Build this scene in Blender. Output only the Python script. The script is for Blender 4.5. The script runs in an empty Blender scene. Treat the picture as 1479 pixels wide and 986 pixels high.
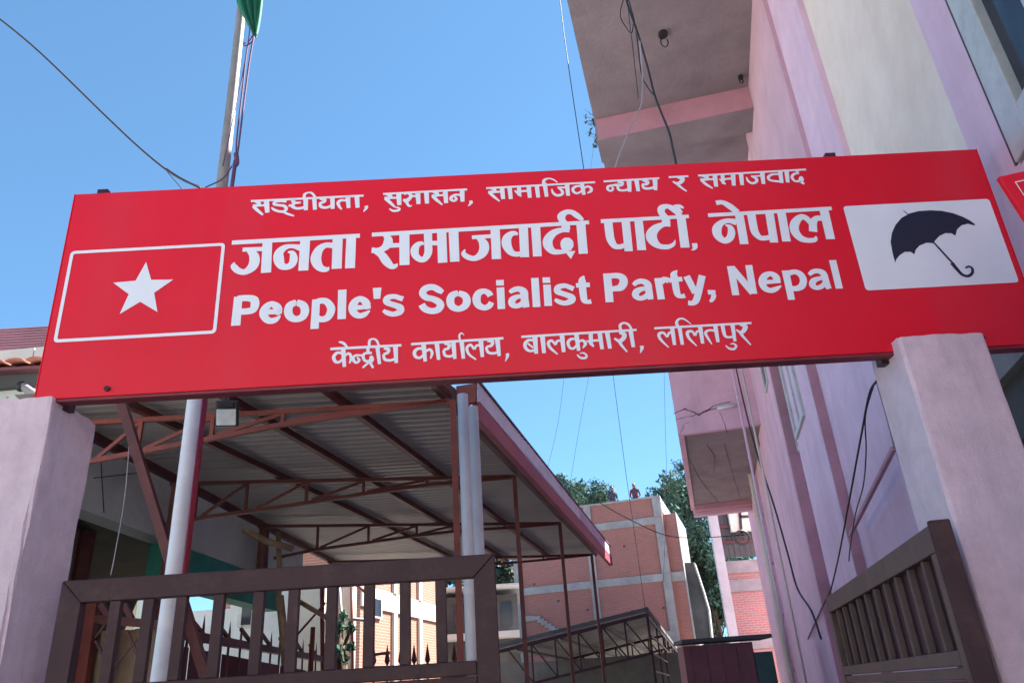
import bpy, bmesh, math, random
import numpy as np
from mathutils import Vector, Matrix, noise
random.seed(7)
rad = math.radians
sc = bpy.context.scene
col = sc.collection

# ------------------------------------------------------------------ camera
FPX, CX, CY = 1100.0, 739.5, 493.0
EYE = np.array([0.0, 0.0, 1.6])
RM = np.array([[0.9981026694, 0.0568918522, -0.0235452420],
               [0.0028591367, -0.4248169800, -0.9052747422],
               [-0.0615051754, 0.9034898177, -0.4241736233]])
cam_data = bpy.data.cameras.new('camera')
cam = bpy.data.objects.new('camera', cam_data)
col.objects.link(cam)
cam.matrix_world = Matrix(((RM[0][0], RM[0][1], RM[0][2], 0), (RM[1][0], RM[1][1], RM[1][2], 0),
                           (RM[2][0], RM[2][1], RM[2][2], 1.6), (0, 0, 0, 1)))
cam_data.sensor_width = 36
cam_data.lens = 36 * FPX / 1479
cam_data.clip_start = 0.05
cam_data.clip_end = 3000
sc.camera = cam

# ------------------------------------------------------------------ sky, sun, exposure
SUN_AZ, SUN_EL = 55.0, 50.0          # azimuth measured from +Y towards +X
world = bpy.data.worlds.new('World')
sc.world = world
world.use_nodes = True
wn = world.node_tree.nodes
bg = wn['Background']
sky = wn.new('ShaderNodeTexSky')
sky.sky_type = 'NISHITA'
sky.sun_disc = False
sky.sun_elevation = rad(SUN_EL)
sky.sun_rotation = rad(SUN_AZ)
sky.altitude = 1300
sky.air_density = 0.65
sky.dust_density = 0.1
sky.ozone_density = 2.6
tint = wn.new('ShaderNodeMix'); tint.data_type = 'RGBA'; tint.blend_type = 'MULTIPLY'
tint.inputs['Factor'].default_value = 1; tint.inputs[7].default_value = (0.677, 1.064, 1.274, 1)
gm = wn.new('ShaderNodeGamma'); gm.inputs[1].default_value = .65
world.node_tree.links.new(sky.outputs[0], gm.inputs[0])
world.node_tree.links.new(gm.outputs[0], tint.inputs[6])
world.node_tree.links.new(tint.outputs[2], bg.inputs[0])
bg.inputs[1].default_value = 0.078
sun_data = bpy.data.lights.new('sun', 'SUN')
sun_data.energy = 5.0
sun_data.angle = rad(0.5)
sun_data.color = (1.0, 0.95, 0.87)
sun = bpy.data.objects.new('sun', sun_data)
col.objects.link(sun)
sd = Vector((math.sin(rad(SUN_AZ)) * math.cos(rad(SUN_EL)), math.cos(rad(SUN_AZ)) * math.cos(rad(SUN_EL)), math.sin(rad(SUN_EL))))
sun.location = (20, 12, 30)
sun.rotation_euler = sd.to_track_quat('Z', 'Y').to_euler()
sc.view_settings.view_transform = 'Standard'
sc.view_settings.look = 'None'
sc.view_settings.exposure = 2.36
sc.view_settings.gamma = 1
sc.cycles.max_bounces = 8

# ------------------------------------------------------------------ survey: sight lines onto known planes
def ray(px, py):
    d = RM @ np.array([px - CX, -(py - CY), -FPX])
    return d / np.linalg.norm(d)
def hit(px, py, p, n):
    d = ray(px, py)
    return EYE + d * (np.dot(np.array(p, float) - EYE, n) / np.dot(d, n))
def atY(px, py, y): return hit(px, py, (0, y, 0), np.array([0, 1.0, 0]))
def atZ(px, py, z): return hit(px, py, (0, 0, z), np.array([0, 0, 1.0]))
def vp(px, py):
    d = ray(px, py); d[2] = 0
    return d / np.linalg.norm(d)
DD = vp(1045, 1010)                       # along the pink building and the canopy's open side
DN = np.array([DD[1], -DD[0], 0])         # square to it, pointing right
EE = vp(850, 1020)                        # along the left building
EN = np.array([EE[1], -EE[0], 0])
UP = np.array([0, 0, 1.0])
def dw(s, l, z): return DD * s + DN * l + np.array([0, 0, z])       # s along, l lateral
def atL(px, py, l): return hit(px, py, DN * l, DN)
def sz(px, py, l):
    q = atL(px, py, l); return float(q @ DD), float(q[2])

# ------------------------------------------------------------------ object helpers
WPOS = {}
def tag(o, label=None, cat=None, group=None, kind=None):
    if label: o['label'] = label
    if cat: o['category'] = cat
    if group: o['group'] = group
    if kind: o['kind'] = kind
    return o
def thing(name, loc, label, cat, group=None):
    o = bpy.data.objects.new(name, None)
    o.empty_display_size = .2
    o.location = loc
    col.objects.link(o)
    WPOS[o.name] = Vector(loc)
    return tag(o, label, cat, group)

class MB:
    def __init__(s): s.v = []; s.f = []
    def add(s, vs, fs):
        n = len(s.v)
        s.v += [tuple(float(c) for c in v) for v in vs]
        s.f += [tuple(i + n for i in f) for f in fs]
        return s
    def hexa(s, p):      # 8 points: bottom ring 0-3, top ring 4-7
        return s.add(p, [(0, 3, 2, 1), (4, 5, 6, 7), (0, 1, 5, 4), (1, 2, 6, 5), (2, 3, 7, 6), (3, 0, 4, 7)])
    def box(s, x0, x1, y0, y1, z0, z1):
        return s.hexa([(x0, y0, z0), (x1, y0, z0), (x1, y1, z0), (x0, y1, z0), (x0, y0, z1), (x1, y0, z1), (x1, y1, z1), (x0, y1, z1)])
    def obox(s, o, a, b, c):   # origin corner and three edge vectors
        o, a, b, c = map(np.array, (o, a, b, c))
        return s.hexa([o, o + a, o + a + b, o + b, o + c, o + a + c, o + a + b + c, o + b + c])
    def lbox(s, s0, s1, l0, l1, z0, z1):      # box in the D frame
        return s.hexa([dw(s0, l0, z0), dw(s0, l1, z0), dw(s1, l1, z0), dw(s1, l0, z0), dw(s0, l0, z1), dw(s0, l1, z1), dw(s1, l1, z1), dw(s1, l0, z1)])
    def bar(s, p, q, w, h=None, upv=(0, 0, 1)):
        p = np.array(p, float); q = np.array(q, float); h = h or w
        d = q - p; L = np.linalg.norm(d); d /= L
        u = np.array(upv, float)
        if abs(d @ u) > .97: u = np.array([0, 1.0, 0])
        a = np.cross(d, u); a /= np.linalg.norm(a); b = np.cross(a, d)
        a = a * w / 2; b = b * h / 2
        return s.hexa([p - a - b, p + a - b, p + a + b, p - a + b, q - a - b, q + a - b, q + a + b, q - a + b])
    def tube(s, pts, r, n=6, cap=True):
        pts = [np.array(p, float) for p in pts]
        m = len(pts); rings = []
        rr = r if hasattr(r, '__len__') else [r] * m
        t0 = pts[1] - pts[0]; t0 /= np.linalg.norm(t0)
        u = np.array([0, 0, 1.0]) if abs(t0[2]) < .9 else np.array([1.0, 0, 0])
        a = np.cross(t0, u); a /= np.linalg.norm(a)
        vs = []
        for i in range(m):
            t = pts[min(i + 1, m - 1)] - pts[max(i - 1, 0)]
            t /= np.linalg.norm(t) + 1e-12
            a = a - t * (a @ t); a /= np.linalg.norm(a)
            b = np.cross(t, a)
            for k in range(n):
                an = 2 * math.pi * k / n
                vs.append(pts[i] + (a * math.cos(an) + b * math.sin(an)) * rr[i])
        fs = [(i * n + k, i * n + (k + 1) % n, (i + 1) * n + (k + 1) % n, (i + 1) * n + k) for i in range(m - 1) for k in range(n)]
        if cap: fs += [tuple(range(n - 1, -1, -1)), tuple((m - 1) * n + k for k in range(n))]
        return s.add(vs, fs)
    def build(s, name, mat, parent=None, bevel=0, smooth=False, **tg):
        vs = np.array(s.v)
        c = (vs.min(0) + vs.max(0)) / 2
        if parent is None: c[2] = vs[:, 2].min()
        me = bpy.data.meshes.new(name)
        me.from_pydata((vs - c).tolist(), [], s.f)
        me.update()
        bm = bmesh.new(); bm.from_mesh(me)
        bmesh.ops.recalc_face_normals(bm, faces=bm.faces)
        bm.to_mesh(me); bm.free()
        if mat: me.materials.append(mat)
        o = bpy.data.objects.new(name, me)
        col.objects.link(o)
        cw = Vector(c)
        if parent is not None:
            o.parent = parent
            o.location = cw - WPOS[parent.name]
        else: o.location = cw
        WPOS[o.name] = cw
        if smooth:
            for p in me.polygons: p.use_smooth = True
        if bevel:
            b = o.modifiers.new('bevel', 'BEVEL'); b.width = bevel; b.segments = 2; b.limit_method = 'ANGLE'; b.angle_limit = rad(40)
        return tag(o, **tg)
def smoothpts(P, k=6):
    P = [np.array(p, float) for p in P]
    if len(P) < 3: return P
    Q = [2 * P[0] - P[1]] + P + [2 * P[-1] - P[-2]]
    out = []
    for i in range(1, len(Q) - 2):
        for j in range(k):
            t = j / k
            out.append(.5 * (2 * Q[i] + (Q[i + 1] - Q[i - 1]) * t + (2 * Q[i - 1] - 5 * Q[i] + 4 * Q[i + 1] - Q[i + 2]) * t * t + (3 * Q[i] - Q[i - 1] - 3 * Q[i + 1] + Q[i + 2]) * t ** 3))
    out.append(P[-1])
    return out
def copy_obj(o, loc_w, parent=None):
    c = o.copy(); col.objects.link(c); c.parent = parent
    c.location = Vector(loc_w) - (WPOS[parent.name] if parent else Vector((0, 0, 0)))
    WPOS[c.name] = Vector(loc_w)
    return c

# ------------------------------------------------------------------ materials
def hexc(r, g, b): return (r, g, b, 1)
def mat(name, c, rough=.7, metal=0, var=.12, scale=3, bump=.15, bscale=40, stain=None, stain_amt=.5, stain_scale=1.2, streak=False, c2=None, spec=.5, dist=.01):
    m = bpy.data.materials.new(name); m.use_nodes = True
    N = m.node_tree.nodes; L = m.node_tree.links
    p = N['Principled BSDF']
    p.inputs['Roughness'].default_value = rough
    p.inputs['Metallic'].default_value = metal
    p.inputs['Specular IOR Level'].default_value = spec
    geo = N.new('ShaderNodeNewGeometry')
    n1 = N.new('ShaderNodeTexNoise'); n1.inputs['Scale'].default_value = scale; n1.inputs['Detail'].default_value = 8; n1.inputs['Roughness'].default_value = .65
    L.new(geo.outputs['Position'], n1.inputs['Vector'])
    r1 = N.new('ShaderNodeValToRGB')
    r1.color_ramp.elements[0].position = .3; r1.color_ramp.elements[1].position = .72
    d = c2 or tuple(x * (1 - 2 * var) for x in c)
    r1.color_ramp.elements[0].color = (*d, 1); r1.color_ramp.elements[1].color = (*[min(1, x * (1 + var)) for x in c], 1)
    L.new(n1.outputs['Fac'], r1.inputs['Fac'])
    last = r1.outputs['Color']
    if stain:
        mp = N.new('ShaderNodeMapping')
        mp.inputs['Scale'].default_value = (1, 1, .12) if streak else (1, 1, 1)
        L.new(geo.outputs['Position'], mp.inputs['Vector'])
        n2 = N.new('ShaderNodeTexNoise'); n2.inputs['Scale'].default_value = stain_scale; n2.inputs['Detail'].default_value = 10; n2.inputs['Roughness'].default_value = .7
        L.new(mp.outputs['Vector'], n2.inputs['Vector'])
        r2 = N.new('ShaderNodeValToRGB'); r2.color_ramp.elements[0].position = .5; r2.color_ramp.elements[1].position = .7
        r2.color_ramp.elements[0].color = (0, 0, 0, 1); r2.color_ramp.elements[1].color = (stain_amt,) * 3 + (1,)
        L.new(n2.outputs['Fac'], r2.inputs['Fac'])
        mx = N.new('ShaderNodeMix'); mx.data_type = 'RGBA'
        L.new(r2.outputs['Color'], mx.inputs['Factor']); L.new(last, mx.inputs[6]); mx.inputs[7].default_value = (*stain, 1)
        last = mx.outputs[2]
    L.new(last, p.inputs['Base Color'])
    if bump:
        n3 = N.new('ShaderNodeTexNoise'); n3.inputs['Scale'].default_value = bscale; n3.inputs['Detail'].default_value = 6
        L.new(geo.outputs['Position'], n3.inputs['Vector'])
        b = N.new('ShaderNodeBump'); b.inputs['Strength'].default_value = bump; b.inputs['Distance'].default_value = dist
        L.new(n3.outputs['Fac'], b.inputs['Height']); L.new(b.outputs['Normal'], p.inputs['Normal'])
    return m
def brick_mat(name, direction, c1, c2, mortar):
    m = bpy.data.materials.new(name); m.use_nodes = True
    N = m.node_tree.nodes; L = m.node_tree.links; p = N['Principled BSDF']
    geo = N.new('ShaderNodeNewGeometry')
    dt = N.new('ShaderNodeVectorMath'); dt.operation = 'DOT_PRODUCT'; dt.inputs[1].default_value = tuple(direction)
    L.new(geo.outputs['Position'], dt.inputs[0])
    sp = N.new('ShaderNodeSeparateXYZ'); L.new(geo.outputs['Position'], sp.inputs[0])
    cb = N.new('ShaderNodeCombineXYZ'); L.new(dt.outputs['Value'], cb.inputs[0]); L.new(sp.outputs[2], cb.inputs[1])
    bt = N.new('ShaderNodeTexBrick'); L.new(cb.outputs[0], bt.inputs['Vector'])
    bt.inputs['Scale'].default_value = 1; bt.inputs['Brick Width'].default_value = .25; bt.inputs['Row Height'].default_value = .075
    bt.inputs['Mortar Size'].default_value = .012; bt.inputs['Color1'].default_value = (*c1, 1); bt.inputs['Color2'].default_value = (*c2, 1); bt.inputs['Mortar'].default_value = (*mortar, 1)
    n = N.new('ShaderNodeTexNoise'); n.inputs['Scale'].default_value = .9; n.inputs['Detail'].default_value = 9; n.inputs['Roughness'].default_value = .75
    L.new(geo.outputs['Position'], n.inputs['Vector'])
    r = N.new('ShaderNodeValToRGB'); r.color_ramp.elements[0].position = .45; r.color_ramp.elements[1].position = .75
    r.color_ramp.elements[0].color = (0, 0, 0, 1); r.color_ramp.elements[1].color = (.55, .55, .55, 1)
    L.new(n.outputs['Fac'], r.inputs['Fac'])
    mx = N.new('ShaderNodeMix'); mx.data_type = 'RGBA'; L.new(r.outputs['Color'], mx.inputs['Factor'])
    L.new(bt.outputs['Color'], mx.inputs[6]); mx.inputs[7].default_value = (*[.5 * a + .25 * b for a, b in zip(c1, mortar)], 1)
    L.new(mx.outputs[2], p.inputs['Base Color']); p.inputs['Roughness'].default_value = .9
    b = N.new('ShaderNodeBump'); b.inputs['Strength'].default_value = .6; b.inputs['Distance'].default_value = .02
    L.new(bt.outputs['Fac'], b.inputs['Height']); b.invert = True; L.new(b.outputs['Normal'], p.inputs['Normal'])
    return m
def glass_mat(name, c=(.03, .035, .05), rough=.08):
    m = mat(name, c, rough=rough, var=.1, bump=.02, bscale=2, spec=.3)
    return m

M = dict(
 signred=mat('sign_red', (.78, .008, .030), rough=.38, var=.04, scale=1.2, bump=.03, bscale=3, spec=.32, stain=(.55, .06, .08), stain_amt=.25, stain_scale=2.5, streak=True),
 signwhite=mat('sign_white', (.80, .84, .92), rough=.5, var=.03, bump=0),
 signnavy=mat('umbrella_navy', (.012, .014, .04), rough=.4, var=.05, bump=0),
 signtrim=mat('sign_trim', (.22, .02, .035), rough=.5, var=.2, scale=6),
 plaster=mat('pillar_plaster', (.75, .59, .66), rough=.93, var=.08, scale=9, bump=.45, bscale=120, stain=(.52, .41, .47), stain_amt=.6, stain_scale=2.6, streak=True, dist=.012),
 gate=mat('gate_brown', (.046, .019, .024), rough=.5, var=.15, scale=6, bump=.15, bscale=60, spec=.3, stain=(.10, .05, .045), stain_amt=.5, stain_scale=9),
 gatedark=mat('bar_shade_dark', (.055, .02, .028), rough=.6),
 mauve=mat('mauve_plaster', (.60, .38, .46), rough=.88, var=.07, scale=2, bump=.3, bscale=25, stain=(.44, .22, .30), stain_amt=.5, stain_scale=.8, streak=True),
 brightpane=mat('daylit_pane', (.82, .88, .70), rough=.4, bump=0),  # pale colour stands in for daylight through the far window
 gate2=mat('gate_faded_brown', (.14, .085, .075), rough=.55, var=.15, scale=6, bump=.1, stain=(.10, .06, .06), stain_amt=.5, stain_scale=4),
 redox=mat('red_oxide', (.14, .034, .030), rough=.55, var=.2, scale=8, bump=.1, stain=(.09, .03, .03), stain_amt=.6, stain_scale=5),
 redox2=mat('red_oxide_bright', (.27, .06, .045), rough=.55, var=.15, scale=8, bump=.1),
 sheet=mat('zinc_sheet', (.44, .395, .385), rough=.5, metal=.1, var=.1, scale=1.5, bump=.05, stain=(.17, .15, .15), stain_amt=.5, stain_scale=1.5),
 sheetdark=mat('shaded_rusty_sheet', (.20, .20, .205), rough=.6, var=.2, scale=1.5, stain=(.08, .06, .05), stain_amt=.8, stain_scale=.7),  # rusty sheet, darkened with the shade under the lower shed roof
 fascia=mat('fascia_red', (.40, .06, .09), rough=.5, var=.12, scale=3, stain=(.25, .06, .08), stain_amt=.5, stain_scale=3),
 flash=mat('flashing_metal', (.74, .70, .78), rough=.4, metal=.1, var=.1, scale=3, bump=.1, bscale=8),  # the sky's lilac reflection is put into the metal's colour
 pipe=mat('grey_pvc_pipe', (.62, .62, .64), rough=.4, var=.08, scale=4, bump=.02),
 whitepole=mat('white_pole_paint', (.84, .86, .9), rough=.45, var=.07, scale=5, bump=.05),
 greypole=mat('galvanised_pole', (.30, .28, .27), rough=.5, metal=.2, var=.12, scale=6),
 poleboth=None,
 red=mat('red_paint', (.33, .012, .035), rough=.5, var=.1),
 green=mat('green_cloth', (.012, .17, .10), rough=.85, var=.15, bump=.2, bscale=60),
 rope=mat('purple_rope', (.12, .05, .12), rough=.8),
 cable=mat('black_cable', (.02, .02, .03), rough=.6, bump=0),
 cablegrey=mat('grey_cable', (.35, .33, .37), rough=.6, bump=0),
 lav=mat('lavender_plaster', (.72, .50, .63), rough=.88, var=.07, scale=2.2, bump=.45, bscale=30, stain=(.58, .36, .45), stain_amt=.6, stain_scale=1.6, streak=True),
 pink=mat('pink_plaster', (.68, .42, .52), rough=.88, var=.08, scale=2, bump=.4, bscale=30, stain=(.48, .30, .36), stain_amt=.65, stain_scale=1.6, streak=True),
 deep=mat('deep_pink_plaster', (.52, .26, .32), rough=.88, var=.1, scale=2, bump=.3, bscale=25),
 cream=mat('cream_plaster', (.80, .67, .60), rough=.9, var=.05, scale=2.5, bump=.3, bscale=22, stain=(.62, .47, .40), stain_amt=.6, stain_scale=.7),
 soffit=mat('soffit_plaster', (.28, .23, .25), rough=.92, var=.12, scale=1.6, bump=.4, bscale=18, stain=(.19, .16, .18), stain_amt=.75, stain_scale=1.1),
 concrete=mat('concrete', (.31, .30, .30), rough=.92, var=.15, scale=2, bump=.4, bscale=14, stain=(.2, .2, .2), stain_amt=.5, stain_scale=.7),
 alu=mat('aluminium', (.52, .52, .51), rough=.45, metal=.1, var=.1, bump=.05, stain=(.3, .3, .3), stain_amt=.6, stain_scale=9),
 glass=glass_mat('dark_glass'),
 lamp=mat('lamp_glass', (.85, .9, .82), rough=.15, var=.1, scale=20, bump=0),
 black=mat('black_plastic', (.02, .02, .022), rough=.5, bump=0),
 leftwall=mat('grey_green_wall', (.62, .68, .63), rough=.9, var=.1, scale=1, bump=.2, stain=(.32, .37, .34), stain_amt=.6, stain_scale=.8),
 greenwall=mat('green_wall', (.05, .33, .25), rough=.8, var=.15, scale=2),
 darkwall=mat('shaded_interior', (.075, .065, .045), rough=.95, var=.25, scale=1.5),  # shade of the open ground floor put into the colour
 shutter=mat('dull_green_shutter', (.045, .11, .10), rough=.7),
 tan=mat('tan_cloth', (.35, .25, .16), rough=.9, var=.12, scale=3, bump=.4, bscale=8),
 maroon=mat('maroon_sheet', (.19, .07, .085), rough=.6, var=.15, scale=3),
 terracotta=mat('terracotta_tile', (.55, .22, .16), rough=.8, var=.15, scale=8),
 bamboo=mat('bamboo', (.38, .27, .18), rough=.6, var=.2, scale=8),
 creamwall=mat('cream_wall', (.60, .54, .48), rough=.9, var=.08, scale=1.5),
 white=mat('white_wall', (.62, .63, .64), rough=.9, var=.08, scale=1.5, stain=(.4, .4, .42), stain_amt=.5),
 ground=mat('yard_ground', (.40, .37, .33), rough=.95, var=.2, scale=.6, bump=.5, bscale=6),
 darkhouse=mat('weathered_concrete', (.10, .105, .105), rough=.95, var=.25, scale=.8, stain=(.06, .06, .07), stain_amt=.8, stain_scale=.6),
 leaf=mat('leaf_green', (.10, .19, .14), spec=.15, rough=.9, var=.4, scale=.7, bump=0),  # paler and bluer: distance haze put into the leaf colour
 leafdark=mat('leaf_dark', (.05, .095, .06), rough=.7, var=.4, scale=.7, bump=0),
 bark=mat('bark', (.10, .07, .05), rough=.95),
 skin=mat('skin', (.22, .12, .08), rough=.6, bump=0),
 hair=mat('hair', (.012, .01, .01), rough=.6, bump=0),
 cloth1=mat('dark_shirt', (.05, .05, .08), rough=.9, bump=0),
 cloth2=mat('maroon_shirt', (.12, .04, .06), rough=.9, bump=0),
 crack=mat('crack_dark', (.10, .07, .08), rough=1, bump=0),
)
L1 = [[835,937,11.6,1365,936,11.4],[854,935,9.3,873,924,18.6,869,912,17.6,846,910,13.9],[848,907,13.9,869,885,15.7,897,857,10.1],[872,910,12.0,905,910,12.0],[908,936,25.5,917,868,20.6],[996,936,15.7,997,919,12.9],[999,925,11.1,969,928,11.6,948,924,13.0,946,912,13.8,971,905,12.9,992,901,14.7,1004,886,16.5,995,870,13.7,969,872,12.8,946,884,12.9,934,896,6.4],[995,865,11.0,1019,852,11.4,1043,842,7.3],[1014,902,12.9,1027,901,12.9],[1048,935,9.2,1033,927,17.5,1043,915,12.9,1071,915,10.1],[1043,914,11.5,1032,898,17.4,1051,884,13.7,1074,884,14.6,1090,890,13.7],[1092,942,23.0,1096,871,19.1],[1132,942,20.7,1139,871,18.2],[1138,938,11.5,1122,963,11.5,1104,968,9.3,1087,960,13.9,1085,940,13.8],[1159,930,9.2,1179,925,19.2,1180,913,16.0,1158,905,11.4],[1160,905,12.8,1167,886,15.5,1189,879,13.6,1212,886,13.6],[1218,941,22.9,1222,870,18.1],[1283,914,11.4,1259,916,13.7,1246,903,16.4,1252,883,13.6,1264,865,7.2],[1290,939,22.8,1296,871,18.0],[1333,939,22.8,1338,870,18.9],[1378,878,17.1,1379,866,15.3,1366,846,4.5],[1457,939,11.3,1855,941,11.1],[1472,937,10.1,1491,927,19.3,1487,915,18.0,1464,916,14.0],[1467,913,14.0,1488,892,16.0,1513,863,9.5],[1490,914,11.2,1527,914,11.2],[1531,937,24.1,1534,872,19.8],[1487,856,6.3,1504,843,11.1,1525,843,11.8,1535,851,11.1,1528,859,8.7,1514,862,6.3],[1555,934,14.0,1575,937,12.0,1589,922,16.0,1582,907,17.9,1566,895,21.9,1552,904,10.0],[1566,893,15.9,1574,873,12.7,1583,864,10.3,1594,868,3.2],[1587,921,10.0,1616,917,11.2],[1621,938,24.0,1624,873,19.0],[1662,938,23.9,1664,873,18.9],[1694,936,10.0,1711,928,19.1,1709,915,16.7,1687,916,13.9],[1690,913,13.9,1709,891,15.8,1736,862,7.9],[1711,915,11.1,1747,915,11.1],[1751,937,23.8,1754,871,18.9],[1826,911,11.8,1798,914,11.9,1779,901,16.6,1779,887,14.2,1793,881,12.6,1802,893,13.4,1794,906,7.1],[1831,938,23.8,1831,874,18.8],[1869,877,16.4,1871,865,14.8,1857,848,3.9],[1946,942,10.8,2466,945,10.6],[1963,942,9.5,1983,934,18.9,1980,920,17.2,1955,920,12.9],[1958,918,12.9,1978,895,14.5,2006,865,7.6],[1979,918,11.2,2016,918,11.1],[2021,945,22.4,2023,876,19.1],[2057,945,21.5,2059,875,19.1],[2102,943,19.3,2101,906,19.2],[2095,892,10.6,2101,903,19.2,2088,913,12.8,2080,922,5.1],[2099,901,17.9,2109,886,7.6],[2108,915,11.9,2145,916,11.9],[2148,942,22.2,2149,876,17.8],[2187,942,21.3,2189,875,17.7],[2225,954,21.4,2229,877,17.7],[2220,950,16.2,2224,970,14.6,2245,979,8.6,2268,972,7.7,2287,954,5.1],[2256,920,7.6,2262,896,12.7,2281,882,13.5,2304,889,14.3,2304,907,13.5,2290,923,9.3],[2284,926,9.3,2325,924,10.2],[2331,945,22.1,2331,877,17.6],[2402,946,21.2,2406,878,16.7],[2403,924,10.5,2378,928,11.8,2358,916,14.3,2360,896,13.4,2378,888,10.9,2400,902,9.2],[2406,910,10.5,2425,923,10.5,2442,915,14.3,2442,897,14.2,2423,886,6.7],[2507,947,10.8,2774,949,10.7],[2566,921,10.7,2543,922,11.5,2525,916,13.8,2522,900,12.2,2536,892,11.4,2547,903,10.7,2541,916,6.1],[2555,925,9.6,2577,925,9.6],[2573,940,9.6,2593,933,18.4,2589,922,15.3,2567,918,9.9],[2569,918,11.5,2574,897,13.7,2594,891,12.2,2620,895,13.3],[2628,948,23.8,2624,882,17.0],[2664,950,22.2,2665,882,17.0],[2692,942,9.5,2715,933,18.3,2709,920,15.2,2687,919,10.7],[2689,918,11.4,2694,899,13.6,2716,894,12.9,2742,899,12.9],[2753,949,23.7,2747,883,17.0],[2820,952,10.7,2915,952,10.6],[2861,948,8.4,2883,941,23.5,2876,923,19.6,2856,914,15.9,2836,926,8.3],[2855,913,15.1,2870,893,12.0,2894,868,7.5],[2962,953,10.6,3485,957,10.4],[2979,951,9.4,3002,944,17.8,2997,931,16.9,2969,930,12.7],[2972,928,12.7,2992,902,14.3,3020,877,7.5],[2998,928,11.0,3035,929,11.0],[3042,955,22.9,3038,885,18.9],[3079,953,18.6,3075,912,17.7],[3072,909,18.9,3085,896,7.5],[3075,909,15.1,3059,928,5.1],[3081,926,11.0,3124,927,10.9],[3130,954,22.8,3123,886,17.5],[3169,957,22.0,3163,887,17.5],[3214,933,9.2,3261,934,9.2],[3218,933,8.4,3236,919,15.1,3234,902,14.2,3213,894,12.5,3196,908,11.7,3191,931,5.9],[3272,958,23.1,3265,887,17.4],[3350,938,10.4,3319,938,11.7,3297,926,14.2,3297,910,13.3,3316,901,11.6,3346,896,11.6],[3358,958,23.1,3353,887,17.4],[3390,961,21.8,3382,888,17.4],[3442,960,14.6,3440,940,12.5],[3447,939,10.0,3423,935,12.5,3409,918,14.1,3417,896,12.4,3440,892,10.7],[3452,920,10.4,3451,906,24.8,3446,892,20.6],[3446,890,17.3,3459,875,9.9]]
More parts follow.
